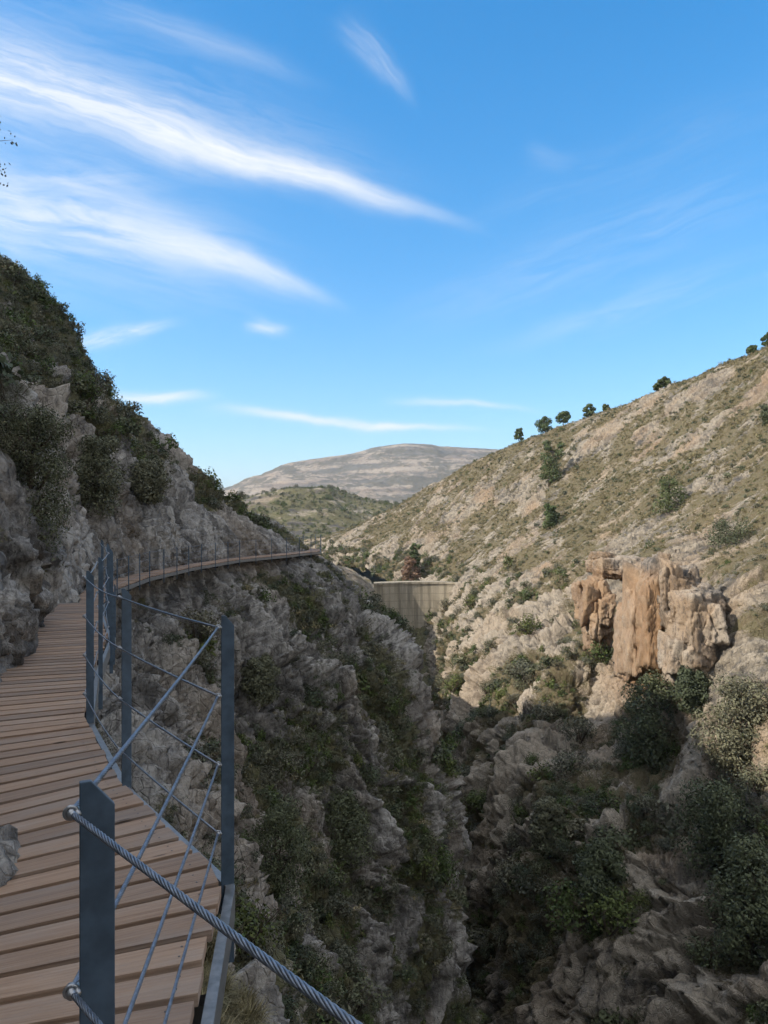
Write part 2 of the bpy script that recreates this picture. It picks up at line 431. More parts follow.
def make_cliff():
    nP = len(PATH)
    # column sampling by distance
    uu = np.linspace(0, nP - 1, 6000); pts = lin_curve(PATH[:, 2:4], uu)
    seg = np.linalg.norm(np.diff(pts, axis=0), axis=1)
    dist = np.linalg.norm(pts, axis=1)[1:]
    back = (pts[1:, 1] < .5) | (pts[1:, 1] > 57)
    step = np.where(back, .35, np.maximum(dist * .0024, .028)) / Q
    cum = np.concatenate([[0], np.cumsum(seg / step)])
    nu = int(cum[-1])
    u = np.interp(np.linspace(0, cum[-1], nu), cum, uu)
    W = interp_curve(PATH, u)
    # smoothed outward normal from the plan curve
    Ls = W[:, :2]
    arc = np.concatenate([[0], np.cumsum(np.linalg.norm(np.diff(Ls, axis=0), axis=1))])
    a2 = np.arange(0, arc[-1], .1)
    sm = np.stack([np.interp(a2, arc, Ls[:, k]) for k in (0, 1)], 1)
    ker = np.hanning(61); ker /= ker.sum()
    smp = np.stack([np.convolve(np.pad(sm[:, k], 30, mode='reflect', reflect_type='odd'), ker, 'valid') for k in (0, 1)], 1)
    tan = np.gradient(smp, axis=0); tan /= np.linalg.norm(tan, axis=1, keepdims=True)
    nrm = np.stack([tan[:, 1], -tan[:, 0]], 1)
    nrm = np.stack([np.interp(arc, a2, nrm[:, k]) for k in (0, 1)], 1)
    # lower directions widen less near the camera
    Yk = [-12, -3, 1, 6, 12, 18, 30, 46, 54, 57, 63]
    ang = np.interp(W[:, 1], Yk, [215, 212, 205, 192, 184, 180, 180, 179, 176, 166, 160])
    inw = np.stack([np.cos(np.radians(ang)), np.sin(np.radians(ang))], 1)
    def wts(y):
        k = np.zeros((len(y), 4))
        yk = [10, 20, 38, 52, 55, 61]
        k[:, 0] = np.interp(y, yk, [1, 0, 0, 0, 0, 0]); k[:, 1] = np.interp(y, yk, [0, 1, 1, 0, 0, 0])
        k[:, 2] = np.interp(y, yk, [0, 0, 0, 1, 1, 0]); k[:, 3] = np.interp(y, yk, [0, 0, 0, 0, 0, 1])
        return k
    k = wts(W[:, 1])
    names = ['near', 'bay', 'nose', 'back']
    low = np.tensordot(k, np.array([LOW[n] for n in names]), 1)      # nu,10,2
    high = np.tensordot(k, np.array([HIGH[n] for n in names]), 1)
    nl, nh = int(420 * Q), int(380 * Q)
    def rows(n):
        t = np.linspace(0, 1, n); return t ** 1.35
    tl, th = rows(nl), rows(nh)
    def ev(prof, t):
        # smooth interpolation along knots
        x = np.interp(t, KNOT, np.arange(10))
        i = np.minimum(np.floor(x).astype(int), 8); f = x - i
        g = lambda j: prof[:, np.clip(j, 0, 9)]
        p0, p1, p2, p3 = g(i - 1), g(i), g(i + 1), g(i + 2); f = f[None, :, None]
        return .5 * (2 * p1 + (p2 - p0) * f + (2 * p0 - 5 * p1 + 4 * p2 - p3) * f ** 2 + (3 * p1 - p0 - 3 * p2 + p3) * f ** 3)
    lo, hi = ev(low, tl), ev(high, th)
    zd = np.interp(arc, arc, W[:, 4])
    ker2 = np.ones(9) / 9
    P = np.zeros((nu, nl + nh - 1, 3), np.float32)
    Plo = np.zeros((nu, nl, 3)); Phi = np.zeros((nu, nh, 3))
    Plo[:, :, :2] = Ls[:, None, :] + nrm[:, None, :] * lo[:, :, 1:2]; Plo[:, :, 2] = zd[:, None] + lo[:, :, 0] - .12
    Phi[:, :, :2] = Ls[:, None, :] + inw[:, None, :] * hi[:, :, 1:2]; Phi[:, :, 2] = zd[:, None] + hi[:, :, 0] - .12
    P[:, :nl] = Plo[:, ::-1]; P[:, nl:] = Phi[:, 1:]
    n = grid_normals(P)
    if n[:, nl + 10, 0].mean() < 0: n = -n
    p = P.reshape(-1, 3)
    big, fin1, fin2, pl, cr, tone, fine = rock_field(p, 3)
    hgt = (P[:, :, 2] - zd[:, None]).ravel()
    near = sstep(4, 22, np.linalg.norm(p, axis=1))
    amp = (.12 + .88 * sstep(.4, 5, np.abs(hgt))) * (.35 + .65 * sstep(19, 8, hgt)) * (.35 + .65 * near)
    crest = sstep(30, 20, hgt)
    d = amp * (1.3 * big * crest + 1.9 * fin1 + .7 * fin2 + .62 * pl[0] + .36 * pl[1] - .5 * cr[0] - .4 * cr[1]) \
        + (.45 + .55 * near) * (.5 + .5 * amp) * (.17 * pl[2] + .07 * pl[3] - .16 * cr[2] - .07 * cr[3]) + (.03 + .04 * near) * fine
    # stay behind the deck
    clear = sstep(.2, 2.5, np.abs(hgt))
    d = np.where(np.abs(hgt) < 2.5, np.minimum(d, .12 + clear * .8), d)
    P2 = (p + n.reshape(-1, 3) * d[:, None]).reshape(P.shape).astype(np.float32)
    n2 = grid_normals(P2)
    if n2[:, nl + 10, 0].mean() < 0: n2 = -n2
    # vegetation: in the hollows between the fins, less on the steep pale faces just over the deck
    vn = fbm(p * np.float32(.16), 3, 91)
    v = .54 - .95 * fin1 - .45 * fin2 - .12 * pl[0] + 1.1 * vn + .25 * (n2.reshape(-1, 3)[:, 2] - .45)
    rockband = np.exp(-((hgt - 2.0) / 2.6) ** 2) * sstep(16, 24, p[:, 1]) * sstep(56, 50, p[:, 1])
    v = v - .9 * rockband + .30 * sstep(4, 9, hgt)
    v = np.where((hgt > -1.2) & (hgt < .6), v - .5, v)
    v = np.clip(v, 0, 1)
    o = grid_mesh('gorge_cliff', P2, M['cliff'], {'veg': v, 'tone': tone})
    return P2, n2, v.reshape(P.shape[:2]), hgt.reshape(P.shape[:2])
CL_P, CL_N, CL_V, CL_H = make_cliff()

# ---- the hillside across the gorge, lofted through a control net (gorge foot ... ridge, back)
NET = np.array([
 [(42,-45,-60),(50,-45,-36),(60,-44,-22),(76,-42,-4),(96,-40,14),(135,-35,50),(180,-30,44)],
 [(28,0,-58),(35,1,-34),(45,2,-21),(62,4,-4),(80,7,12),(120,15,49),(165,20,42)],
 [(11.5,45,-58),(18.0,46,-36),(30,48,-21),(45,51,-7),(62,55,7),(106,76,44),(150,86,36)],
 [(7.2,60,-56),(12.6,61,-35),(25,64,-19),(40,68,-5),(57,74,8),(98,106,42),(140,118,34)],
 [(6.5,90,-51),(13.4,89,-27.5),(30,89,-15.5),(43,94,-4),(58,102,8),(90,138,39),(125,150,32)],
 [(7.5,130,-43),(14.8,128,-24),(29,126,-13),(44,128,-.5),(60,135,12),(83.5,161,35.6),(115,172,28)],
 [(9,180,-29),(14,180,-22.5),(18.5,179,-16),(36,177,-2.5),(51,183,11),(67.5,205,30.2),(95,220,24)],
 [(-3,235,-19),(3,233,-16),(10,232,-12),(21,232,-.5),(30,236,10),(39.5,250,20.3),(65,268,14)],
 [(-40,300,-18),(-30,298,-15),(-20,296,-12),(-6,296,-5),(4,298,1),(14.5,305,6.6),(40,325,2)],
 [(-80,350,-19),(-66,348,-17),(-52,347,-16),(-40,348,-15),(-29,350,-14.4),(-19,353,-14),(10,370,-15)]], float)
def loft(NET, u, v):
    A = np.stack([interp_curve(NET[:, j], u) for j in range(NET.shape[1])], 1)     # nu, m, 3
    m = NET.shape[1]; x = v * (m - 1); i = np.minimum(np.floor(x).astype(int), m - 2); f = (x - i)[None, :, None]
    g = lambda j: A[:, np.clip(j, 0, m - 1)]
    p0, p1, p2, p3 = g(i - 1), g(i), g(i + 1), g(i + 2)
    return .5 * (2 * p1 + (p2 - p0) * f + (2 * p0 - 5 * p1 + 4 * p2 - p3) * f ** 2 + (3 * p1 - p0 - 3 * p2 + p3) * f ** 3)
def make_hillside():
    u = np.concatenate([np.linspace(0, 1.6, int(60 * Q), endpoint=False), np.linspace(1.6, 9, int(960 * Q))])
    v = np.concatenate([np.linspace(0, .86, int(620 * Q), endpoint=False), np.linspace(.86, 1, int(24 * Q))])
    P = loft(NET, u, v).astype(np.float32)
    # a band of the slope stands up as a cliff (the ochre one)
    p = P.reshape(-1, 3); px, py = 384 + 740 * p[:, 0] / np.maximum(p[:, 1], 1), 512 - 740 * p[:, 2] / np.maximum(p[:, 1], 1)
    near_c = (np.abs(px - 655) < 4) & (np.abs(py - 634) < 4) & (p[:, 1] > 50); c0 = p[near_c][np.argmin(p[near_c][:, 1])]
    r = p - c0; sx = r[:, 0] * .8 - r[:, 1] * .6; sz = r[:, 2]
    win = sstep(13.5, 9.5, np.abs(sx - 2.5)) * np.where(sz > 0, sstep(11.5, 8.0, sz), sstep(-12.5, -8.0, sz)) * (np.abs(r[:, 1]) < 40)
    sh = .80 * sz * win
    P = (p + sh[:, None] * np.array([-.62, -.78, 0])).reshape(P.shape).astype(np.float32)
    n = grid_normals(P)
    if n[:, 40, 0].mean() > 0: n = -n
    p = P.reshape(-1, 3)
    V = np.broadcast_to(v[None, :], P.shape[:2]).ravel()
    big, fin1, fin2, pl, cr, tone, fine = rock_field(p * np.float32(.8), 57)
    steep = sstep(.42, .26, V)                       # gorge wall below, open slope above
    far = sstep(70, 240, p[:, 1])
    ledge = ridged(p * np.float32(.13), 3, 77)
    ampb = 1.7 * steep + .9 * (1 - steep)
    edge = sstep(.97, .80, V) * .8 + .2
    out = sstep(.12, .45, fbm(p * np.float32(.06), 3, 83) + .10)      # rock outcrops of the open slope
    d = ampb * big + steep * (2.9 * fin1 + .7 * fin2 + .62 * pl[0] + .5 * pl[1] + .24 * pl[2] - .5 * cr[0] - .3 * cr[1]) \
        + (1 - steep) * (.5 * fin1 + .35 * fin2 + (.15 + .6 * out) * (.55 * pl[0] + .42 * pl[1] + .25 * pl[2] - .3 * cr[1])) + .08 * fine
    px, py = 384 + 740 * p[:, 0] / np.maximum(p[:, 1], 1), 512 - 740 * p[:, 2] / np.maximum(p[:, 1], 1)
    q = p[(np.abs(px - 624) < 4) & (np.abs(py - 592) < 4) & (p[:, 1] > 50)]; cave = q[np.argmin(q[:, 1])]
    d = d - 6.5 * np.exp(-(((p - cave) / np.array([2.3, 4.5, 2.0])) ** 2).sum(1) ** 1.5)
    d = d * edge
    P2 = (p + n.reshape(-1, 3) * d[:, None]).reshape(P.shape).astype(np.float32)
    n2 = grid_normals(P2)
    if n2[:, 40, 0].mean() > 0: n2 = -n2
    vn = fbm(p * np.float32(.13), 3, 191)
    veg = steep * (.56 - .95 * fin1 - .45 * fin2 - .12 * pl[0] + 1.2 * vn) + (1 - steep) * (.66 + .5 * vn - .5 * out - .35 * fin2 - .12 * pl[1])
    veg = np.clip(veg - .45 * win * sstep(9, 6, np.abs(sz)), 0, 1)
    oc = sstep(.25, .6, fbm(p * np.float32(.09), 2, 301)) * .28 * sstep(.1, .3, V)
    # the ochre streaks round the cave
    oc = np.maximum(oc, win * sstep(-5.5, -2.5, sx) * sstep(5., .5, sx) * np.exp(-(sz / 7) ** 2) * .7)
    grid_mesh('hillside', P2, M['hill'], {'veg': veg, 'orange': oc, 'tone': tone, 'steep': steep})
    return P2, n2, veg.reshape(P.shape[:2]), V.reshape(P.shape[:2])
HI_P, HI_N, HI_V, HI_T = make_hillside()

# ---- the near side of the gorge beyond the spur, up to the dam
NET2 = np.array([
 [(7.0,58,-57),(4,60,-29),(-6,62,-9),(-14,67,-4.5),(-30,73,0),(-70,82,5)],
 [(5,90,-52),(1.5,90,-28),(-5,90,-13),(-15,90,-8),(-32,92,-4),(-75,95,2)],
 [(4,130,-44),(-2,130,-29),(-10,130,-20),(-20,130,-14),(-32,130,-8),(-80,130,-2)],
 [(4,181,-31),(.5,181,-25),(-3.5,181,-18),(-14,182,-12.5),(-34,180,-9),(-85,170,-4)],
 [(-8,238,-20),(-16,236,-18.5),(-24,234,-17),(-36,230,-15),(-55,225,-12),(-95,215,-8)],
 [(-44,302,-19),(-54,300,-18),(-62,296,-16),(-72,290,-14),(-88,284,-12),(-120,275,-9)]], float)
def make_bank():
    u = np.linspace(0, 5, 260); v = np.linspace(0, 1, 150)
    P = loft(NET2, u, v).astype(np.float32); n = grid_normals(P)
    if n[:, 20, 0].mean() < 0: n = -n
    p = P.reshape(-1, 3)
    d = 1.0 * fbm(p * .06, 3, 501) + .9 * (ridged(p * np.array([.2, .3, .1], np.float32), 3, 511) - .4)
    V = np.broadcast_to(v[None, :], P.shape[:2]).ravel(); d = d * sstep(1., .6, V)
    P2 = (p + n.reshape(-1, 3) * d[:, None]).reshape(P.shape).astype(np.float32)
    vg = np.clip(.55 + 1.1 * fbm(p * .12, 3, 521), 0, 1)
    grid_mesh('gorge_bank', P2, M['hill'], {'veg': vg, 'orange': vg * 0, 'tone': vg * 0})
    return P2, n, vg.reshape(P.shape[:2])
BK_P, BK_N, BK_V = make_bank()
def make_gorge_bed():
    ax = np.array([(42, -60, -59.5), (42, -45, -59), (28, 0, -57), (12, 45, -57), (8, 60, -55.4), (6.5, 90, -50.4), (6.5, 130, -42.4), (8.5, 181, -28.5)], float)
    c = interp_curve(ax, np.linspace(0, 7, 420)); w = np.linspace(-7, 7, 60)
    P = np.zeros((420, 60, 3), np.float32); P[:, :, 0] = c[:, None, 0] + w[None]; P[:, :, 1] = c[:, None, 1]; P[:, :, 2] = c[:, None, 2] + (w[None] / 7) ** 2 * 1.2
    p = P.reshape(-1, 3); f1, f2, cid = cells(p * .55, 601)
    p[:, 2] += np.minimum(f2 - f1, .5) * (.5 + 1.6 * cid) + .5 * fbm(p * .5, 3, 605)
    grid_mesh('gorge_bed', P, M['cliff'], {'veg': np.clip(.9 + fbm(p * .2, 3, 607), 0, 1), 'tone': cid - 1.1})
make_gorge_bed()

# ---- hills behind
def ridge_hill(name, Y0, prof, depth, base, mat, nx, ny, amp, seed, back=.6):
    """a hill whose crest runs across at Y0 through prof [(x, z)], falling toward the viewer"""
    xs = np.linspace(prof[0][0], prof[-1][0], nx); cz = np.interp(xs, [a for a, _ in prof], [b for _, b in prof])
    k = np.hanning(max(3, nx // 80) | 1); k /= k.sum(); h = len(k) // 2
    cz = np.convolve(np.pad(cz, h, mode='edge'), k, 'valid')
    t = np.linspace(-back, 1, ny)
    X = np.broadcast_to(xs[:, None], (nx, ny)); T = np.broadcast_to(t[None, :], (nx, ny))
    fall = np.where(T > 0, 1 - np.abs(T) ** 1.15, 1 - np.abs(T) ** 1.6)
    Z = base + (cz[:, None] - base) * fall; Yv = Y0 - T * depth
    P = np.stack([X, Yv, Z], -1).astype(np.float32); p = P.reshape(-1, 3); s = depth
    r = ridged(p / (s * .2), 6, seed, .55) * .6 + fbm(p / (s * .5), 5, seed + 9)
    gate = np.minimum(1, np.abs(T.ravel()) * 4 + .25)
    p = p + np.stack([0 * r, 0 * r, r * amp * gate], 1)
    p = p + np.array([0, 0, 1.]) * (fbm(p / (s * .025), 4, seed + 41) * amp * .16 * gate)[:, None]
    P = p.reshape(P.shape).astype(np.float32)
    n = grid_normals(P)
    n = np.where(n[:, :, 2:3] < 0, -n, n)
    vg = .55 * fbm(p / (s * .018), 3, seed + 33) + np.clip((.72 if s < 500 else .5) + .8 * fbm(p / (s * .12), 4, seed + 31), 0, 1)
    grid_mesh(name, P, mat, {'veg': vg, 'orange': vg * 0, 'tone': 1.9 * fbm(p * np.array([.16, .16, 2.2], np.float32) / np.float32(s * .05), 5, seed + 51)})
    return P, n, np.clip(vg, 0, 1).reshape(nx, ny)
M['mid'] = rock_mat('scrubby hill', 5., grey=(.27, .24, .19), pale=(.36, .31, .24), tan=(.3, .23, .15), soil=(.135, .125, .065), grass=(.17, .16, .08))
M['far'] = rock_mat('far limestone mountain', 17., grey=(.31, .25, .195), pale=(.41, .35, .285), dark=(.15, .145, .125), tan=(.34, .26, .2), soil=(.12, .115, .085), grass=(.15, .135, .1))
MID_P, MID_N, MID_V = ridge_hill('scrub_hill', 520, [(-420, 40), (-250, 22), (-150, 6), (-95, 11), (-60, 16.5), (-38, 16.5), (-10, 8), (20, 2), (70, -10), (160, -15)], 190, -24, M['mid'], 420, 200, 5.0, 5)
ridge_hill('far_mountain', 2600, [(-2600, -40), (-1300, 0), (-700, 40), (-505, 84), (-330, 172), (-190, 196), (-110, 206), (-30, 226), (60, 237), (168, 237), (186, 229), (300, 226), (400, 216), (700, 190), (1500, 120), (2800, 0)],
           900, -30, M['far'], 1000, 420, 24., 15)
def make_ground():
    xs = np.sign(np.linspace(-1, 1, 80)) * np.abs(np.linspace(-1, 1, 80)) ** 2 * 9000
    ys = np.concatenate([np.linspace(-300, 400, 30), np.linspace(450, 9000, 40)])
    X, Yv = np.meshgrid(xs, ys, indexing='ij')
    Z = np.full_like(X, -78.) + sstep(330, 700, Yv) * 50
    grid_mesh('ground', np.stack([X, Yv, Z], -1).astype(np.float32), M['mid'], {'veg': np.full(X.shape, .8), 'orange': X * 0})
make_ground()

# ------------------------------------------------------------------ boardwalk
def make_boardwalk():
    root = empty('boardwalk', (-1.2, 2.5, ZD))
    org = Vector(root.location)
    nP = len(PATH)
    uu = np.linspace(0, nP - 1, 8000); S = lin_curve(PATH, uu)
    mid = (S[:, :2] + S[:, 2:4]) / 2
    arc = np.concatenate([[0], np.cumsum(np.linalg.norm(np.diff(mid, axis=0), axis=1))])
    def at(a): return np.array([np.interp(a, arc, S[:, k]) for k in range(5)])
    pitch = .160; n = int(arc[-1] / pitch)
    vs, fs, uvs, pk = [], [], [], []; screw = []
    r = random.Random(3)
    for i in range(n):
        a0 = i * pitch; a1 = a0 + pitch - .031 - r.random() * .006
        s0, s1 = at(a0), at(a1)
        z = at((a0 + a1) / 2)[4] + r.uniform(-.002, .002)
        far = s0[3] > 25
        l0, l1 = Vector(s0[:2]), Vector(s1[:2]); r0, r1 = Vector(s0[2:4]), Vector(s1[2:4])
        dl = (l0 - r0).normalized(); e = r.uniform(-.012, .012); e2 = r.uniform(-.03, .12)
        r0 = r0 - dl * e; r1 = r1 - dl * e; l0 = l0 + dl * e2; l1 = l1 + dl * e2
        th = .045; tl = r.uniform(-.0015, .0015)
        b = len(vs)
        ln = (l0 - r0).length; ru, rv = r.random() * 40, r.random() * 40
        top = [(r0, z + tl), (r1, z - tl), (l1, z - tl), (l0, z + tl)]
        for p, zz in top: vs.append((p.x - org.x, p.y - org.y, zz - org.z))
        for p, zz in top: vs.append((p.x - org.x, p.y - org.y, zz - th - org.z))
        tuv = [(ru, rv), (ru, rv + .125), (ru + ln, rv + .125), (ru + ln, rv)]
        quads = [[0, 1, 2, 3], [7, 6, 5, 4], [0, 4, 5, 1], [1, 5, 6, 2], [2, 6, 7, 3], [3, 7, 4, 0]]
        if not ((r1 - r0).cross(l0 - r0) > 0): quads = [q[::-1] for q in quads]
        val = r.random()
        for q in quads:
            fs.append([b + k for k in q])
            for k in q:
                x, y = tuv[k % 4]; uvs.append((x, y + (0 if k < 4 else .04)))
        pk += [val] * 8
        if -.5 < s0[3] < 8.5:
            for ed, sg in ((r0.lerp(l0, .075), 1), (r0.lerp(l0, .86), 1)):
                for q_ in (.27, .73):
                    cpt = ed + (r1 - r0) * q_ + Vector((r.uniform(-.004, .004), r.uniform(-.004, .004)))
                    kb = len(vs)
                    for w_ in range(7): vs.append((cpt.x + .0048 * math.cos(w_ * .8976) - org.x, cpt.y + .0048 * math.sin(w_ * .8976) - org.y, z + .0022 - org.z))
                    fs.append([kb + w_ for w_ in range(7)]); uvs += [(0, 0)] * 7; pk += [0.] * 7; screw.append(len(fs) - 1)
    me = bpy.data.meshes.new('decking'); me.from_pydata(vs, [], fs); me.update()
    uvl = me.uv_layers.new(name='UVMap'); uvl.data.foreach_set('uv', np.array(uvs, np.float32).ravel())
    at_ = me.attributes.new('plank', 'FLOAT', 'POINT'); at_.data.foreach_set('value', np.array(pk, np.float32))
    me.materials.append(M['wood']); me.materials.append(M['screw'])
    for q_ in screw: me.polygons[q_].material_index = 1
    link(bpy.data.objects.new('decking', me), root)
    # edge beam on the gorge side and bearer under the rock side
    for nm, side, o0, o1, z0, z1 in (('edge_beam', 'R', .022, .062, -.055, -.20), ('bearer', 'L', -.30, -.22, -.052, -.19)):
        mb = MB(); ring = []
        for i in range(nP):
            s = PATH[i]; c = Vector(s[2:4]) if side == 'R' else Vector(s[:2])
            out = (Vector(s[2:4]) - Vector(s[:2])).normalized()
            # mitre with the edge's own direction
            k0, k1 = max(i - 1, 0), min(i + 1, nP - 1)
            j = 2 if side == 'R' else 0
            t0 = Vector(PATH[i][j:j + 2]) - Vector(PATH[k0][j:j + 2]); t1 = Vector(PATH[k1][j:j + 2]) - Vector(PATH[i][j:j + 2])
            t = ((t0.normalized() if t0.length else t1.normalized()) + (t1.normalized() if t1.length else t0.normalized())).normalized()
            nr = Vector((t.y, -t.x)); nr = nr if nr.dot(out) > 0 else -nr
            sg = 1 if side == 'R' else -1
            a, b = (c + nr * o0, c + nr * o1) if side == 'R' else (c - nr * o0, c - nr * o1)
            ring.append([(a.x, a.y, s[4] + z0), (b.x, b.y, s[4] + z0), (b.x, b.y, s[4] + z1), (a.x, a.y, s[4] + z1)])
        for i in range(nP - 1):
            b = len(mb.v); mb.v += ring[i] + ring[i + 1]
            for k in range(4):
                k2 = (k + 1) % 4
                mb.f.append([b + k, b + k2, b + 4 + k2, b + 4 + k])
        mb.build(nm, M['galv'] if side == 'R' else M['steel_dark'], root, origin=org)
    # cross bearers every 1.5 m, sticking into the rock
    a = .6
    while a < arc[-1]:
        mb = MB()
        s = at(a); l = Vector(s[:2]); q = Vector(s[2:4]); d = (q - l).normalized(); t = Vector((-d.y, d.x)) * .03
        z = s[4] - .215; l = l - d * .5; q = q - d * .0
        pts = [(l - t), (q - t), (q + t), (l + t)]
        mb.box8([(p.x, p.y, z - .09) for p in pts] + [(p.x, p.y, z) for p in pts]); a += 1.5
        mb.build('cross_bearer', M['steel_dark'], root, origin=org)
    tag(root, 'curving boardwalk of brown timber planks hugging the cliff', 'boardwalk')
    return root
make_boardwalk()

# ------------------------------------------------------------------ wire rope railing
CAB_H = [1.075, .775, .475, .175]
def post_points():
    """posts along the gorge edge"""
    fixed = [(6.6, -5.55, ZD), (4.6, -3.7, ZD), (2.35, -1.65, ZD), (.60, .11, ZD), (-.520, 1.245, ZD), (-.72, 3.24, ZD), (-1.56, 4.38, ZD), (-2.31, 5.72, ZD)]
    pts = [Vector(p) for p in fixed]
    i0 = 8
    S = lin_curve(PATH, np.linspace(i0, len(PATH) - 1, 5000))
    arc = np.concatenate([[0], np.cumsum(np.linalg.norm(np.diff(S[:, 2:4], axis=0), axis=1))])
    a = 1.75
    while a < arc[-1]:
        x, y, z = [np.interp(a, arc, S[:, k]) for k in (2, 3, 4)]
        if not (ZL + .02 < z < ZD - .02): pts.append(Vector((x, y, z)))
        a += 1.72
    return pts
def make_railing():
    pts = post_points(); n = len(pts)
    root = empty('cable_railing', pts[4]); org = root.location.copy()
    eyes = []
    for i, p in enumerate(pts):
        t0 = (p - pts[max(i - 1, 0)]); t1 = (pts[min(i + 1, n - 1)] - p); t0.z = t1.z = 0
        t = ((t0.normalized() if t0.length else t1.normalized()) + (t1.normalized() if t1.length else t0.normalized())).normalized()
        out = Vector((t.y, -t.x, 0))              # gorge side (walking away from the viewer)
        if i >= 8: p = p + out * .075
        else: p = p + out * .035
        top, bot = p.z + 1.125, p.z - .40
        w, th = (.056, .012) if i <= 7 else (.042, .012)
        a = p - out * w / 2 - t * th / 2
        prof = [(0, bot), (w, bot), (w, top - .045), (.018, top), (0, top)]
        mb = MB(); mb.prism([(a + out * x).to_tuple()[:2] + (z,) for x, z in prof], t * th)
        po = mb.build('post', M['steel'], root, origin=org)
        if i <= 11:
            bv = po.modifiers.new('bevel', 'BEVEL'); bv.width = .0015; bv.segments = 2
        ey = []
        for h in CAB_H:
            c = p - out * (w / 2 + .013) + Vector((0, 0, h)); ey.append(c)
            if 2 <= i <= 9:
                cb = MB()
                cb.torus(c, t, .0105, .0032)
                cb.tube([c + out * .008, c + out * .03], .0036, 8)
                cb.tube([c + out * .010 - t * .012, c + out * .010 + t * .012], .0055, 8)
                cb.tube([c - t * .014, c + t * .014], .0078, 10)
                cb.build('cable_clamp', M['bolt'], po, smooth=True, origin=org)
        eyes.append(ey)
    for k in range(4):
        mb = MB()
        for i in range(n - 1):
            a, b = eyes[i][k], eyes[i + 1][k]
            L = (b - a).length; sag = .008 + (.018 if i > 5 else 0)
            def pt(f): return a.lerp(b, f) - Vector((0, 0, sag * 4 * f * (1 - f)))
            if i in (2, 3, 4):
                # laid rope: six strands round a core
                d = (b - a).normalized(); x = d.orthogonal().normalized(); y = d.cross(x)
                m = int(L / .007); lay = .075
                if i == 4: m = int(L / .010)
                for s in range(6):
                    path = []
                    for q in range(m + 1):
                        f = q / m; w = 2 * math.pi * (f * L / lay + s / 6)
                        path.append(pt(f) + (x * math.cos(w) + y * math.sin(w)) * .0036)
                    mb.tube(path, .0021, 6, cap=False)
                mb.tube([pt(f / 12) for f in range(13)], .0035, 6)
            else:
                mb.tube([pt(f / 6) for f in range(7)], .0050, 6)
        mb.build('cable', M['rope'], root, smooth=True, origin=org)
    tag(root, 'blue grey steel post railing strung with four wire cables along the boardwalk edge', 'railing')
    return root
make_railing()

# ------------------------------------------------------------------ foliage
def leaves_mesh(name, centers, dirs, size, aspect=.6, jitter=.5, mat=None, val=None, seed=0):
    """diamond leaf faces, each facing roughly its dir"""
    g = np.random.default_rng(seed); n = len(centers)
    d = dirs + g.normal(0, jitter, (n, 3)); d /= np.linalg.norm(d, axis=1, keepdims=True)
    r = g.normal(0, 1, (n, 3)); a = np.cross(d, r); a /= np.linalg.norm(a, axis=1, keepdims=True)
    b = np.cross(d, a); s = (size * g.uniform(.6, 1.35, n))[:, None]
    c = centers
    V = np.stack([c - a * s * .5, c + b * s * .5 * aspect, c + a * s * .5, c - b * s * .5 * aspect], 1).reshape(-1, 3)
    F = np.arange(n * 4).reshape(n, 4)
    val = g.random(n) if val is None else np.clip(val + g.normal(0, .15, n), 0, 1)
    return V, F, np.repeat(val, 4)
def finish_leaves(name, parts, mat):
    V = np.concatenate([p[0] for p in parts]); off = 0; F = []
    for p in parts: F.append(p[1] + off); off += len(p[0])
    F = np.concatenate(F); val = np.concatenate([p[2] for p in parts])
    me = mesh_np(name, V, F, smooth=False)
    a = me.attributes.new('leaf', 'FLOAT', 'POINT'); a.data.foreach_set('value', val.astype(np.float32))
    me.materials.append(mat)
    return me
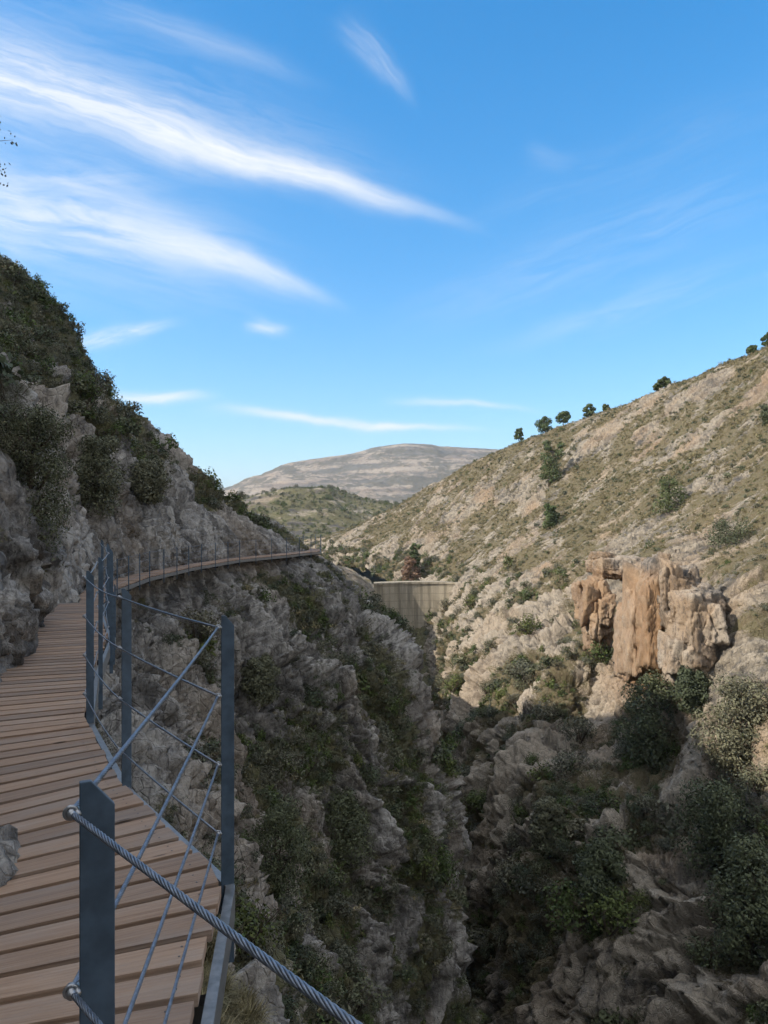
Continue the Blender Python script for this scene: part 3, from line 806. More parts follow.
def bush_mesh(name, seed, n=1100, leaf=.10, mat='leaf', flat=.75, lobes=9, aspect=.6):
    """an uneven bush about 2 m across, standing on z=0"""
    g = np.random.default_rng(seed); parts = []
    L = []
    for k in range(lobes):
        a = g.uniform(0, 2 * math.pi); r = math.sqrt(g.random()) * .62
        L.append((r * math.cos(a), r * math.sin(a), g.uniform(.25, .85) * flat * (1.15 - .5 * r), g.uniform(.26, .46)))
    for (x, y, z, rad) in L:
        m = max(8, int(n / lobes * (rad / .36) ** 2))
        d = g.normal(0, 1, (m, 3)); d /= np.linalg.norm(d, axis=1, keepdims=True)
        rr = rad * (1 - .55 * g.random(m) ** 2.2)
        # clumping
        cl = np.sin(d[:, 0] * 5 + seed) * np.sin(d[:, 1] * 6 + 2) * np.sin(d[:, 2] * 5)
        keep = g.random(m) < .72 + .5 * cl
        c = np.array([x, y, z]) + d * (rr * (1 + .18 * cl))[:, None]
        keep &= c[:, 2] > .02
        c, d2 = c[keep], d[keep]
        parts.append(leaves_mesh('', c, d2 + np.array([0, 0, .35]), leaf, aspect, .55, seed=seed * 31 + len(parts)))
    # loose shoots
    for k in range(10):
        a = g.uniform(0, 2 * math.pi); tl = g.uniform(.2, .9); base = np.array([math.cos(a) * .5 * tl, math.sin(a) * .5 * tl, .5 * flat])
        tip = base + np.array([math.cos(a) * .35 * tl, math.sin(a) * .35 * tl, g.uniform(.4, .75) * flat])
        m = max(4, n // 90); f = g.random(m)[:, None]
        c = base + (tip - base) * f + g.normal(0, .035, (m, 3))
        parts.append(leaves_mesh('', c, g.normal(0, 1, (m, 3)), leaf * .85, aspect, .5, seed=seed * 71 + k))
    me = finish_leaves(name, parts, M[mat])
    if n >= 1000:      # bare shoots and dead twigs standing out of the leaves
        mb = MB(); q = random.Random(seed)
        for k in range(16):
            a = q.uniform(0, 6.28); e = q.uniform(.35, 1.0); hh = flat * q.uniform(.75, 1.35)
            b0 = Vector((.1 * math.cos(a), .1 * math.sin(a), -.1)); b2 = Vector((e * math.cos(a), e * math.sin(a), hh * (1.15 - .55 * e)))
            b1 = b0.lerp(b2, .55) + Vector((q.uniform(-.1, .1), q.uniform(-.1, .1), .12))
            mb.tube([b0, b1, b2], [.022, .014, .005], 4, cap=False)
            for t in range(2): mb.tube([b1.lerp(b2, .4 + .3 * t), b1.lerp(b2, .4 + .3 * t) + Vector((q.uniform(-.2, .2), q.uniform(-.2, .2), q.uniform(.08, .25)))], [.009, .004], 3, cap=False)
        import bmesh
        bm = bmesh.new(); bm.from_mesh(me); lay = bm.verts.layers.float.get('leaf'); vv = []
        for c in mb.v: vv.append(bm.verts.new(c))
        for f in mb.f:
            try: bm.faces.new([vv[i] for i in f]).material_index = 1
            except ValueError: pass
        bm.to_mesh(me); bm.free(); me.materials.append(M['bark'])
    return me
def stem_mesh(name, seed, k=7, h=.8, r=.03):
    g = random.Random(seed); mb = MB()
    for i in range(k):
        a = g.uniform(0, 6.28); d = g.uniform(.15, .5)
        mb.tube([(0.05 * math.cos(a), .05 * math.sin(a), -.25), (d * .5 * math.cos(a), d * .5 * math.sin(a), h * .4), (d * math.cos(a), d * math.sin(a), h)], [r, r * .7, r * .3], 5)
    me = bpy.data.meshes.new(name); me.from_pydata(mb.v, [], mb.f); me.update(); me.materials.append(M['bark'])
    return me
BUSH = [bush_mesh('foliage', 100 + k, 1150, .105, ['leaf', 'leaf_grey', 'leaf', 'leaf_bright', 'leaf', 'leaf_grey'][k], [.75, .9, .6, 1.0, .7, .85][k], [9, 8, 10, 9, 12, 7][k]) for k in range(6)]
BUSH_FINE = [bush_mesh('foliage', 140 + k, 5200, .042, ['leaf', 'leaf_grey'][k], [.8, 1.0][k], 11, .5) for k in range(2)]
STEM = [stem_mesh('stem', 5 + k) for k in range(2)]
BUSH_LOW = [bush_mesh('foliage', 160 + k, 260, .19, ['leaf', 'leaf_grey', 'leaf_bright'][k], [.7, .85, 1.][k], 6) for k in range(3)]
TUFT = [bush_mesh('tuft', 170 + k, 60, .36, 'leaf_dry', [.55, .7, .45][k], 4, .35) for k in range(3)]
TUFT_G = [bush_mesh('tuft', 180 + k, 80, .32, 'leaf', [.65, .8][k], 4, .5) for k in range(2)]
def grass_mesh(seed, n=240):
    g = np.random.default_rng(seed); V, F = [], []
    for i in range(n):
        a = g.uniform(0, 6.28); r = g.uniform(0, .16); b = np.array([r * math.cos(a), r * math.sin(a), 0])
        l = g.uniform(.3, .75); lean = g.uniform(.15, .75); a2 = a + g.normal(0, .6)
        d = np.array([math.cos(a2), math.sin(a2), 0]); s = np.array([-d[1], d[0], 0]) * .007
        p1 = b + d * lean * l * .35 + np.array([0, 0, l * .6]); p2 = b + d * lean * l + np.array([0, 0, l * (.95 - .45 * lean)])
        k = len(V); V += [b - s, b + s, p1 + s * .8, p1 - s * .8, p2]
        F += [[k, k + 1, k + 2, k + 3]]; F += [[k + 3, k + 2, k + 4, k + 4]]
    V = np.array(V); Fq = np.array([f for f in F if f[2] != f[3]]); Ft = np.array([f[:3] for f in F if f[2] == f[3]])
    me = mesh_np('grass_blades', V, Fq, Ft, smooth=False)
    a = me.attributes.new('leaf', 'FLOAT', 'POINT'); a.data.foreach_set('value', np.repeat(g.random(n), 5).astype(np.float32))
    me.materials.append(M['leaf_dry'])
    return me
GRASS = [grass_mesh(9), grass_mesh(10)]

FX = 740. / 1024.
def project(p):
    y = np.maximum(p[:, 1], .1)
    return 384 + 740 * p[:, 0] / y, 512 - 740 * p[:, 2] / y
def pick(P, Nn, dens, count, seed, ymin=2.):
    """random points on a terrain grid, density per area, kept to what the camera or a step beside it may see"""
    g = np.random.default_rng(seed)
    ar = cell_area(P) * dens
    p = P.reshape(-1, 3); n = Nn.reshape(-1, 3)
    px, py = project(p)
    vis = (p[:, 1] > ymin) & (px > -220) & (px < 990) & (py > -100) & (py < 1180)
    w = ar.ravel() * vis
    w = w / w.sum()
    i = g.choice(len(p), count, p=w)
    return p[i] + g.normal(0, .02, (count, 3)), n[i]

# which points does the photograph's side of the terrain face?
def facing(p, n):
    v = -p / np.linalg.norm(p, axis=1, keepdims=True); return (v * n).sum(1)

SHRUBS = []   # (pos, size, kind, zone)
def shrub_obj(pos, size, mesh, label, group, g, name='shrub', tilt=.12, stem=False):
    o = bpy.data.objects.new(name, mesh); link(o)
    o.location = pos; s = size
    o.scale = (s * g.uniform(.85, 1.25), s * g.uniform(.85, 1.25), s * g.uniform(.8, 1.15))
    o.rotation_euler = (g.gauss(0, tilt), g.gauss(0, tilt), g.uniform(0, 6.28))
    tag(o, label, 'shrub', group)
    return o

def gn_scatter(name, protos, pos, scl, rot, idx, mat=None):
    """one countless mass of plants (kind stuff)"""
    col = bpy.data.collections.new(name + '_kinds')
    for k, me in enumerate(protos):
        o = bpy.data.objects.new('%s_kind' % name, me); col.objects.link(o)
    me = bpy.data.meshes.new(name); n = len(pos)
    me.vertices.add(n); me.vertices.foreach_set('co', np.asarray(pos, np.float32).ravel())
    for k, d in (('scl', scl), ('rot', rot)):
        a = me.attributes.new(k, 'FLOAT_VECTOR', 'POINT'); a.data.foreach_set('vector', np.asarray(d, np.float32).ravel())
    a = me.attributes.new('idx', 'INT', 'POINT'); a.data.foreach_set('value', np.asarray(idx, np.int32))
    me.update()
    o = link(bpy.data.objects.new(name, me)); o['kind'] = 'stuff'
    ng = bpy.data.node_groups.new(name, 'GeometryNodeTree')
    ng.interface.new_socket('Geometry', in_out='INPUT', socket_type='NodeSocketGeometry')
    ng.interface.new_socket('Geometry', in_out='OUTPUT', socket_type='NodeSocketGeometry')
    A = ng.nodes.new; L = ng.links.new
    gi, go = A('NodeGroupInput'), A('NodeGroupOutput'); ip = A('GeometryNodeInstanceOnPoints'); ci = A('GeometryNodeCollectionInfo')
    ci.inputs[0].default_value = col; ci.inputs[1].default_value = True; ci.inputs[2].default_value = True
    def nat(nm, t):
        x = A('GeometryNodeInputNamedAttribute'); x.data_type = t; x.inputs[0].default_value = nm; return x.outputs[0]
    L(gi.outputs[0], ip.inputs['Points']); L(ci.outputs[0], ip.inputs['Instance'])
    ip.inputs['Pick Instance'].default_value = True
    L(nat('idx', 'INT'), ip.inputs['Instance Index'])
    L(nat('rot', 'FLOAT_VECTOR'), ip.inputs['Rotation']); L(nat('scl', 'FLOAT_VECTOR'), ip.inputs['Scale'])
    L(ip.outputs[0], go.inputs[0])
    o.modifiers.new('scatter', 'NODES').node_group = ng
    return o

def plant_cliff():
    g = random.Random(21); gn = np.random.default_rng(22)
    dens = sstep(.35, .75, CL_V) * np.where((CL_H > -1.3) & (CL_H < .9), 0.0, 1.0)
    p, n = pick(CL_P, CL_N, dens, 8500, 31)
    f = facing(p, n); dist = np.linalg.norm(p, axis=1)
    keep = f > -.45
    p, n, f, dist = p[keep], n[keep], f[keep], dist[keep]
    size = gn.lognormal(-.62, .42, len(p)); size = np.clip(size, .22, 1.5)
    size *= np.clip(dist / 22., .40, 1.0)
    # nothing may stand in front of the deck
    d2 = np.min(np.linalg.norm(p[:, None, :2] - np.concatenate([PATH[:, :2], PATH[:, 2:4], (PATH[:-1, 2:4] + PATH[1:, 2:4]) / 2])[None], axis=2), axis=1)
    zdk = np.where(p[:, 1] < 13.5, ZD, ZL)
    bad = (np.abs(p[:, 2] - zdk) < 1.8) & (d2 < 1.0 + size)
    bad |= dist < 5.0
    p, n, size, dist = p[~bad], n[~bad], size[~bad], dist[~bad]
    px, py = project(p); infr = (px > 0) & (px < 768) & (py > 0) & (py < 1024)
    score = size / dist * infr
    order = np.argsort(-score); top = order[:230]; rest = order[230:]
    for i in top:
        q = p[i]; h = q[2] - (ZD if q[1] < 13.5 else ZL)
        if dist[i] < 18: me = g.choice(BUSH_FINE)
        else: me = g.choice(BUSH)
        if h > 0:
            if py[i] < np.interp(px[i], [0, 50, 100, 180, 240, 330], [300, 385, 430, 485, 520, 560]):
                lab, grp = 'dark evergreen shrub on the upper rim of the left cliff against the sky', 'shrubs on the cliff skyline'
            else:
                lab, grp = 'grey green shrub rooted in the shaded rock above the boardwalk', 'shrubs above the boardwalk'
        else:
            if px[i] > 330: lab, grp = 'shaded shrub low on the rock spur dropping into the gorge', 'shrubs on the spur'
            else: lab, grp = 'grey green shrub in the shaded rock wall below the boardwalk', 'shrubs below the boardwalk'
        shrub_obj(q - n[i] * .08, size[i], me, lab, grp, g)
    r = rest
    k = len(r)
    gn_scatter('cliff_scrub', BUSH_LOW, p[r], (size[r] * 1.0)[:, None] * gn.uniform(.8, 1.2, (k, 3)), np.stack([gn.normal(0, .15, k), gn.normal(0, .15, k), gn.uniform(0, 6.28, k)], 1), gn.integers(0, 3, k))
    # small tufts in the cracks
    dens = sstep(.12, .6, CL_V) * np.where((CL_H > -.6) & (CL_H < .5), .0, 1.0)
    p, n = pick(CL_P, CL_N, dens, 16000, 33); dist = np.linalg.norm(p, axis=1)
    keep = (facing(p, n) > -.3) & (dist > 7); p, n, dist = p[keep], n[keep], dist[keep]
    k = len(p); s = np.clip(gn.lognormal(-1.35, .4, k), .08, .6) * np.clip(dist / 25, .4, 1.)
    gn_scatter('ground_cover', BUSH_LOW[:2] + TUFT[:1], p, s[:, None] * gn.uniform(.8, 1.2, (k, 3)), np.stack([gn.normal(0, .3, k), gn.normal(0, .3, k), gn.uniform(0, 6.28, k)], 1), gn.choice(3, k, p=[.42, .42, .16]))
plant_cliff()

def plant_hillside():
    g = random.Random(41); gn = np.random.default_rng(42)
    low = sstep(.40, .28, HI_T)
    dens = sstep(.35, .75, HI_V) * (low + .16 * (1 - low)) * (HI_T < .86)
    p, n = pick(HI_P, HI_N, dens, 7500, 51, 20.)
    t = None
    keep = facing(p, n) > -.35; p, n = p[keep], n[keep]; dist = np.linalg.norm(p, axis=1)
    lowp = p[:, 2] < np.interp(p[:, 1], [45, 90, 130, 180], [-14, -11, -9, -13])
    size = np.where(lowp, np.clip(gn.lognormal(-.25, .5, len(p)), .3, 2.6), np.clip(gn.lognormal(-.75, .4, len(p)), .25, 1.2))
    px, py = project(p); infr = (px > 0) & (px < 768) & (py > 0) & (py < 1024)
    score = size / dist * infr * np.where(np.random.default_rng(3).random(len(p)) < .8, 1, .3)
    order = np.argsort(-score); top = order[:200]; rest = order[200:]
    for i in top:
        if lowp[i]:
            if px[i] > 600: lab, grp = 'dark green bushy shrub on the shaded slope at the lower right', 'shrubs on the lower right slope'
            else: lab, grp = 'dark shrub clinging to the far wall of the gorge', 'shrubs on the far gorge wall'
        else: lab, grp = 'olive shrub on the open rocky hillside across the gorge', 'shrubs on the open hillside'
        shrub_obj(p[i] - n[i] * .1, size[i], g.choice(BUSH), lab, grp, g, name='hillside_shrub')
    k = len(rest); r = rest
    gn_scatter('hillside_scrub', BUSH_LOW, p[r], size[r][:, None] * gn.uniform(.8, 1.2, (k, 3)), np.stack([gn.normal(0, .12, k), gn.normal(0, .12, k), gn.uniform(0, 6.28, k)], 1), gn.integers(0, 3, k))
    # dry tufts over the open slope
    dens = sstep(.12, .6, HI_V) * (.35 * low + (1 - low)) * (HI_T < .87)
    p, n = pick(HI_P, HI_N, dens, 36000, 53, 20.); keep = facing(p, n) > -.3; p = p[keep]
    k = len(p); dist = np.linalg.norm(p, axis=1)
    s = np.clip(gn.lognormal(-1.25, .45, k), .10, .8) * np.clip(dist / 120, .55, 1.25)
    idx = gn.choice(5, k, p=[.28, .28, .28, .08, .08])
    gn_scatter('dry_tufts', TUFT + TUFT_G, p, s[:, None] * gn.uniform(.8, 1.2, (k, 3)), np.stack([gn.normal(0, .2, k), gn.normal(0, .2, k), gn.uniform(0, 6.28, k)], 1), idx)
    # the hill behind the dam
    g3 = np.random.default_rng(77); P = MID_P.reshape(-1, 3); px, py = project(P)
    w = ((px > 200) & (px < 480) & (P[:, 1] < 525)) * sstep(.3, .8, MID_V.ravel()); w = w / w.sum()
    i = g3.choice(len(P), 2300, p=w); k = len(i)
    s = np.clip(g3.lognormal(.1, .45, k), .5, 3.0)
    gn_scatter('hilltop_scrub', BUSH_LOW, P[i] + g3.normal(0, .6, (k, 3)) * np.array([1, 1, 0]), s[:, None] * g3.uniform(.8, 1.2, (k, 3)), np.stack([0 * s, 0 * s, g3.uniform(0, 6.28, k)], 1), g3.integers(0, 3, k))
plant_hillside()

# ------------------------------------------------------------------ single trees
def ground_at(P, px, py, lo=0.):
    """the terrain point seen at a place of the photograph (nearest grid vertex, first surface met)"""
    p = P.reshape(-1, 3); x, y = project(p)
    m = (np.abs(x - px) < 5) & (np.abs(y - py) < 5) & (p[:, 1] > lo)
    if not m.any():
        d = (x - px) ** 2 + (y - py) ** 2 + (p[:, 1] <= lo) * 1e9
        return p[np.argmin(d)]
    c = p[m]; return c[np.argmin(c[:, 1])]
def tree(name, pos, h, wid, label, seed, crown='leaf_pine', cat='pine tree', group=None, bare=.3, n=1700, leaf=.28, lobes=14, flatness=.8):
    root = empty(name, tuple(float(c) for c in pos)); g = np.random.default_rng(seed); r = random.Random(seed)
    mb = MB(); pts = [(0, 0, -.6)]; x = y = 0
    for k in range(1, 7):
        x += r.uniform(-.03, .03) * h; y += r.uniform(-.03, .03) * h; pts.append((x, y, h * .9 * k / 6))
    mb.tube(pts, [h * .035 * (1 - .13 * k) for k in range(7)], 8)
    parts = []
    for k in range(lobes):
        f = bare + (1 - bare) * (k + .5) / lobes; a = k * 2.4 + r.uniform(-.5, .5)
        rad = wid * (1 - .55 * abs(f - .5 - bare / 3) * 1.6) * r.uniform(.25, .72)
        q = min(int(f * 6), 5); bx, by, bz = pts[q]
        c = np.array([bx + rad * math.cos(a), by + rad * math.sin(a), f * h])
        mb.tube([(bx, by, bz), tuple((np.array([bx, by, bz]) * .5 + c * .5) + np.array([0, 0, -.03 * h])), tuple(c)], [h * .012, h * .008, h * .004], 5)
        lr = wid * r.uniform(.28, .46) * (1.1 - .35 * f)
        m = int(n / lobes); d = g.normal(0, 1, (m, 3)); d /= np.linalg.norm(d, axis=1, keepdims=True)
        cl = np.sin(d[:, 0] * 5 + k) * np.sin(d[:, 1] * 6 + 2 * k) * np.sin(d[:, 2] * 5)
        rr = lr * (1 - .6 * g.random(m) ** 2) * (1 + .25 * cl)
        cc = c + d * rr[:, None] * np.array([1, 1, flatness]); keep = g.random(m) < .75 + .5 * cl
        parts.append(leaves_mesh('', cc[keep], d[keep] + np.array([0, 0, .3]), leaf, .5, .6, seed=seed + k))
    mb.build('trunk', M['bark'], root, smooth=True)
    link(bpy.data.objects.new('crown', finish_leaves('crown', parts, M[crown])), root)
    tag(root, label, cat, group)
    return root
# pines on the right-hand skyline: (px of the stem, py of its foot, height in px, half width in px)
def ridge_point(px):
    """where the hillside meets the sky in that direction"""
    p = HI_P.reshape(-1, 3); x, y = project(p); m = (np.abs(x - px) < 3) & (p[:, 1] > 60)
    c = p[m]; return c[np.argmin(y[m])]
RIDGE = [(516, 16, 5, 'small round topped pine standing alone, lowest on the right skyline'),
         (543, 17, 7, 'skyline pine touching its smaller neighbour, just above the big slope pine'),
         (560, 15, 7, 'rounded pine on the skyline, third up from the left end of the ridge'),
         (586, 14, 7, 'square crowned dark pine on the skyline with a bare gap below it'),
         (603, 7, 4, 'tiny bush like pine on the skyline right of the square crowned pine'),
         (655, 7, 4, 'low pine on the skyline at the middle of the ridge, beside a slightly taller one'),
         (664, 9, 6, 'slightly taller pine of the close pair at the middle of the ridge'),
         (749, 8, 5, 'small dark pine near the top right end of the skyline'),
         (766, 14, 6, 'highest pine on the skyline, cut by the right edge of the picture')]
for k, (px, hp, wp, lab) in enumerate(RIDGE):
    q = ridge_point(px); s = np.linalg.norm(q) / 740
    tree('pine_tree', q - np.array([0, 0, .15]), hp * s * .9, wp * s * (1.05 + .35 * ((k * 7) % 4) / 3), lab, 300 + k, group='pines along the skyline', n=2200, leaf=2.0 * s, lobes=[14, 8, 12, 9, 7][k % 5], bare=[.3, .12, .34, .1, .2][k % 5], flatness=[.6, .9, .7][k % 3])
for (px, py, hp, wp, lab, sd, nm, cat, cr, bare) in [
        (545, 480, 44, 17, 'large green pine on the sunlit slope just under the skyline', 401, 'pine_tree', 'pine tree', 'leaf_pine', .12),
        (545, 524, 24, 11, 'small bright green pine alone on the slope below the large pine', 402, 'pine_tree', 'pine tree', 'leaf_pine', .08),
        (664, 507, 34, 20, 'broad dark green tree on the sunlit slope right of the large pine', 403, 'round_tree', 'tree', 'leaf_pine', .05),
        (765, 418, 18, 12, 'dark round tree high on the slope at the right edge of the picture', 404, 'round_tree', 'tree', 'leaf', .05),
        (723, 540, 24, 32, 'wide dark thicket tree above the ochre cliff', 405, 'round_tree', 'tree', 'leaf', .02),
        (406, 583, 28, 12, 'russet leaved tree growing behind the dam crest', 406, 'russet_tree', 'tree', 'leaf_red', .05),
        (415, 565, 26, 8, 'green tree on the gully side behind the russet tree', 407, 'round_tree', 'tree', 'leaf_pine', .05),
        (403, 582, 9, 6, 'yellow green bush at the dam crest in front of the russet tree', 408, 'round_bush', 'bush', 'leaf_green', .0)]:
    q = ground_at(HI_P, px, py, 60.); s = q[1] / 740
    tree(nm, q - np.array([0, 0, .2]), hp * s, wp * s, lab, sd, cr, cat, bare=bare, n=4500, leaf=1.9 * s, lobes=15)

# the big dark shrubs and trees of the lower right slope and of the left cliff
BIGR = [(735, 770, 90, 55, 'tall dark tree mass at the right edge, beside the tan slabs'), (650, 760, 85, 42, 'dense dark green tree right under the ochre cliff'),
        (715, 865, 85, 55, 'dark tree in the shaded lower right slope, below the tan slabs'), (750, 950, 110, 52, 'darkest tree in the bottom right corner'),
        (690, 705, 40, 26, 'round green tree beside the foot of the ochre cliff'), (600, 900, 60, 34, 'dark tree low on the far wall between two rock ribs'),
        (545, 850, 50, 26, 'slim dark tree on the far wall near the gorge floor'), (620, 668, 42, 18, 'green tree in the cleft left of the ochre cliff')]
for k, (px, py, hp, wp, lab) in enumerate(BIGR):
    q = ground_at(HI_P, px, py, 42.); s = q[1] / 740
    tree('evergreen_tree', q - np.array([0, 0, .3]), hp * s, wp * s, lab, 500 + k, 'leaf', 'evergreen tree', n=15000, leaf=.25, lobes=26, bare=.02)
BIGL = [(28, 540, 150, 60, 'largest dark holm oak on the cliff face at the left edge'), (95, 500, 70, 34, 'dark holm oak on the cliff face above the turn of the boardwalk'),
        (150, 488, 36, 26, 'dark bushy holm oak half way up the left cliff below its rim'),
        (262, 690, 40, 24, 'dark holm oak growing from the rock below the far boardwalk'), (280, 890, 95, 46, 'dark green holm oak in the gully below the near posts'),
        (340, 850, 60, 44, 'wide green holm oak on the spur below the middle of the picture')]
for k, (px, py, hp, wp, lab) in enumerate(BIGL):
    q = ground_at(CL_P, px, py, 8.); s = q[1] / 740
    tree('holm_oak', q - np.array([0, 0, .3]), hp * s, wp * s, lab, 560 + k, 'leaf', 'holm oak', n=int(min(34000, 15000 * max(1, 34 / q[1]))), leaf=max(.035, .0036 * q[1]), lobes=30, bare=.02)

# the twig that hangs into the picture at the left: a small tree on the slope above
def overhang_tree():
    base = ground_at(CL_P, -60, 470, 6.)
    Y = 17.; tip = Vector(((2 - 384) / 740 * Y, Y, (512 - 152) / 740 * Y))
    b = Vector((tip.x - 3.2, Y + .6, 0)); 
    p = CL_P.reshape(-1, 3); d = (p[:, 0] - b.x) ** 2 + (p[:, 1] - b.y) ** 2; q = p[np.argmin(d)]
    root = empty('slender_tree', (float(q[0]), float(q[1]), float(q[2]) - .1)); o = root.location.copy()
    g = np.random.default_rng(61); mb = MB(); parts = []
    top = Vector((b.x + .5, b.y - .1, tip.z + .4)) - o
    tr = [Vector((0, 0, -.4)), top * .35 + Vector((.2, .1, 0)), top * .7, top]
    mb.tube(tr, [.11, .085, .055, .02], 8)
    ends = []
    for k in range(11):
        f = .45 + .055 * k; s = top * f
        e = s + Vector((math.cos(k * 2.1) * 1.4, math.sin(k * 2.1) * 1.2, .5 + .2 * math.sin(k)))
        ends.append((s, e))
    for dz in (.0, -.25, -.5, .3, .6, -.75, -1.):
        ends.append((top * .85, (tip - o) + Vector((-.05 - .12 * abs(dz), .3 * dz, dz))))
    for s, e in ends:
        m = s.lerp(e, .5) + Vector((0, 0, .12)); mb.tube([s, m, e], [.03, .018, .006], 5)
        for j in range(7):
            t0 = m.lerp(e, j / 6); t1 = t0 + Vector(g.normal(0, .16, 3)); mb.tube([t0, t1], [.006, .003], 4)
            c = np.array(t1) + g.normal(0, .08, (13, 3)); parts.append(leaves_mesh('', c, g.normal(0, 1, (13, 3)), .08, .6, .5, seed=int(g.integers(1e6))))
    mb.build('trunk', M['bark'], root, smooth=True)
    link(bpy.data.objects.new('crown', finish_leaves('crown', parts, M['leaf'])), root)
    tag(root, 'slender tree at the top left whose leafy twig tips reach into the sky', 'tree')
overhang_tree()

# grasses on the rock right under the near edge of the boardwalk
def near_grass():
    g = np.random.default_rng(91)
    p = CL_P.reshape(-1, 3); px, py = project(p)
    m = (p[:, 1] > 5) & (p[:, 1] < 16) & (px > 195) & (px < 420) & (py > 850) & (py < 1100)
    c = p[m]
    if not len(c): return
    i = g.choice(len(c), 420); k = 420
    gn_scatter('cliff_grass', GRASS, c[i], g.uniform(.5, 1.15, (k, 1)) * np.ones((1, 3)), np.stack([g.normal(.1, .25, k), g.normal(.2, .25, k), g.uniform(0, 6.28, k)], 1), g.integers(0, 2, k))
near_grass()

# ------------------------------------------------------------------ rocks one could point to
def rock(name, c, r, label, seed, mat='rock', sub=5, amp=.34, cat='rock', group=None, orange=None, freq=1., sq=1., fis=0.):
    import bmesh
    bm = bmesh.new(); bmesh.ops.create_icosphere(bm, subdivisions=sub, radius=1.)
    v = np.array([x.co[:] for x in bm.verts], np.float32)
    f = np.array([[q.index for q in fc.verts] for fc in bm.faces], np.int32); bm.free()
    r = np.array(r, np.float32); n = v / np.linalg.norm(v, axis=1, keepdims=True)
    v = np.sign(v) * np.abs(v) ** np.float32(sq); s = v * r; m = float(np.mean(r)); q = s / m * 1.3 * freq + seed * 3.7
    f1, f2, cid, fac = cells(q * np.array([1.2, 1.2, .8], np.float32), seed, True)
    d = .22 * fbm(q * .8, 3, seed) + .4 * (cid - .5) + .55 * fac + .5 * np.minimum(f2 - f1, .3) + .10 * ridged(q * 1.7, 3, seed + 4) + .05 * fbm(q * 5, 3, seed + 8) + fis * (ridged(s * np.array([.55, .55, .09], np.float32), 3, seed + 14) - .45)
    if mat == 'rock': d = d + .16 * fbm(q * 7, 3, seed + 77) + .10 * (ridged(q * 3.3, 3, seed + 78) - .6)
    g1, g2, gid, gf = cells(s * np.array([.9, .9, .6], np.float32) * np.float32(3.6 / max(m, .4)), seed + 19, True); d = d + .25 * (gid - .5) + .30 * gf - .22 * (1 - np.clip((g2 - g1) / .13, 0, 1))
    k1, k2, kid, kf = cells(s * np.array([.9, .9, .6], np.float32) * np.float32(6.5 / max(m, .4)), seed + 29, True); d = d + .12 * kf + .07 * (kid - .5) - .08 * (1 - np.clip((k2 - k1) / .13, 0, 1))
    s = s + n * (d * amp * m)[:, None]
    me = mesh_np(name, s, None, f)
    a = me.attributes.new('tone', 'FLOAT', 'POINT'); a.data.foreach_set('value', (gid - .5).astype(np.float32))
    a = me.attributes.new('orange', 'FLOAT', 'POINT')
    a.data.foreach_set('value', (np.zeros(len(s)) if orange is None else orange(s)).astype(np.float32))
    me.materials.append(M[mat])
    o = link(bpy.data.objects.new(name, me)); o.location = c
    tag(o, label, cat, group); return o
rock('rock', (-2.085, 2.99, -1.75), (.46, .74, .40), 'pale grey rock poking through a notch in the near planks', 3, amp=.28)
rock('rock_outcrop', (-4.55, 7.5, -1.35), (.75, 1.0, .75), 'pitted pale rock beside the planks at the left edge of the picture', 5, amp=.34, cat='rock outcrop', sub=6, freq=1.4)
rock('rock_outcrop', (-5.45, 9.6, -.75), (.85, 1.3, 1.35), 'grey outcrop crowding the narrow stretch of boardwalk on the left', 6, amp=.36, cat='rock outcrop', sub=6, freq=1.5)
rock('rock_outcrop', (-6.95, 12.6, -.4), (.9, 1.2, 1.6), 'tall grey outcrop where the near planks end', 7, amp=.36, cat='rock outcrop', sub=6, freq=1.5)

for k, (x, y, z, sz, lab) in enumerate([(-4.35, 7.2, -.78, .22, 'small leafy plant on the pitted rock at the left edge'), (-4.75, 8.1, -.72, .30, 'bushy little plant between the two left hand outcrops'),
        (-5.2, 9.2, .35, .34, 'low plant on top of the outcrop beside the narrow boardwalk'), (-4.0, 6.75, -1.3, .16, 'tiny plant at the foot of the pitted rock by the planks')]):
    o = link(bpy.data.objects.new('rock_plant', BUSH_FINE[k % 2])); o.location = (x, y, z); o.scale = (sz, sz, sz * .8); o.rotation_euler = (0, 0, k * 1.3)
    tag(o, lab, 'plant')

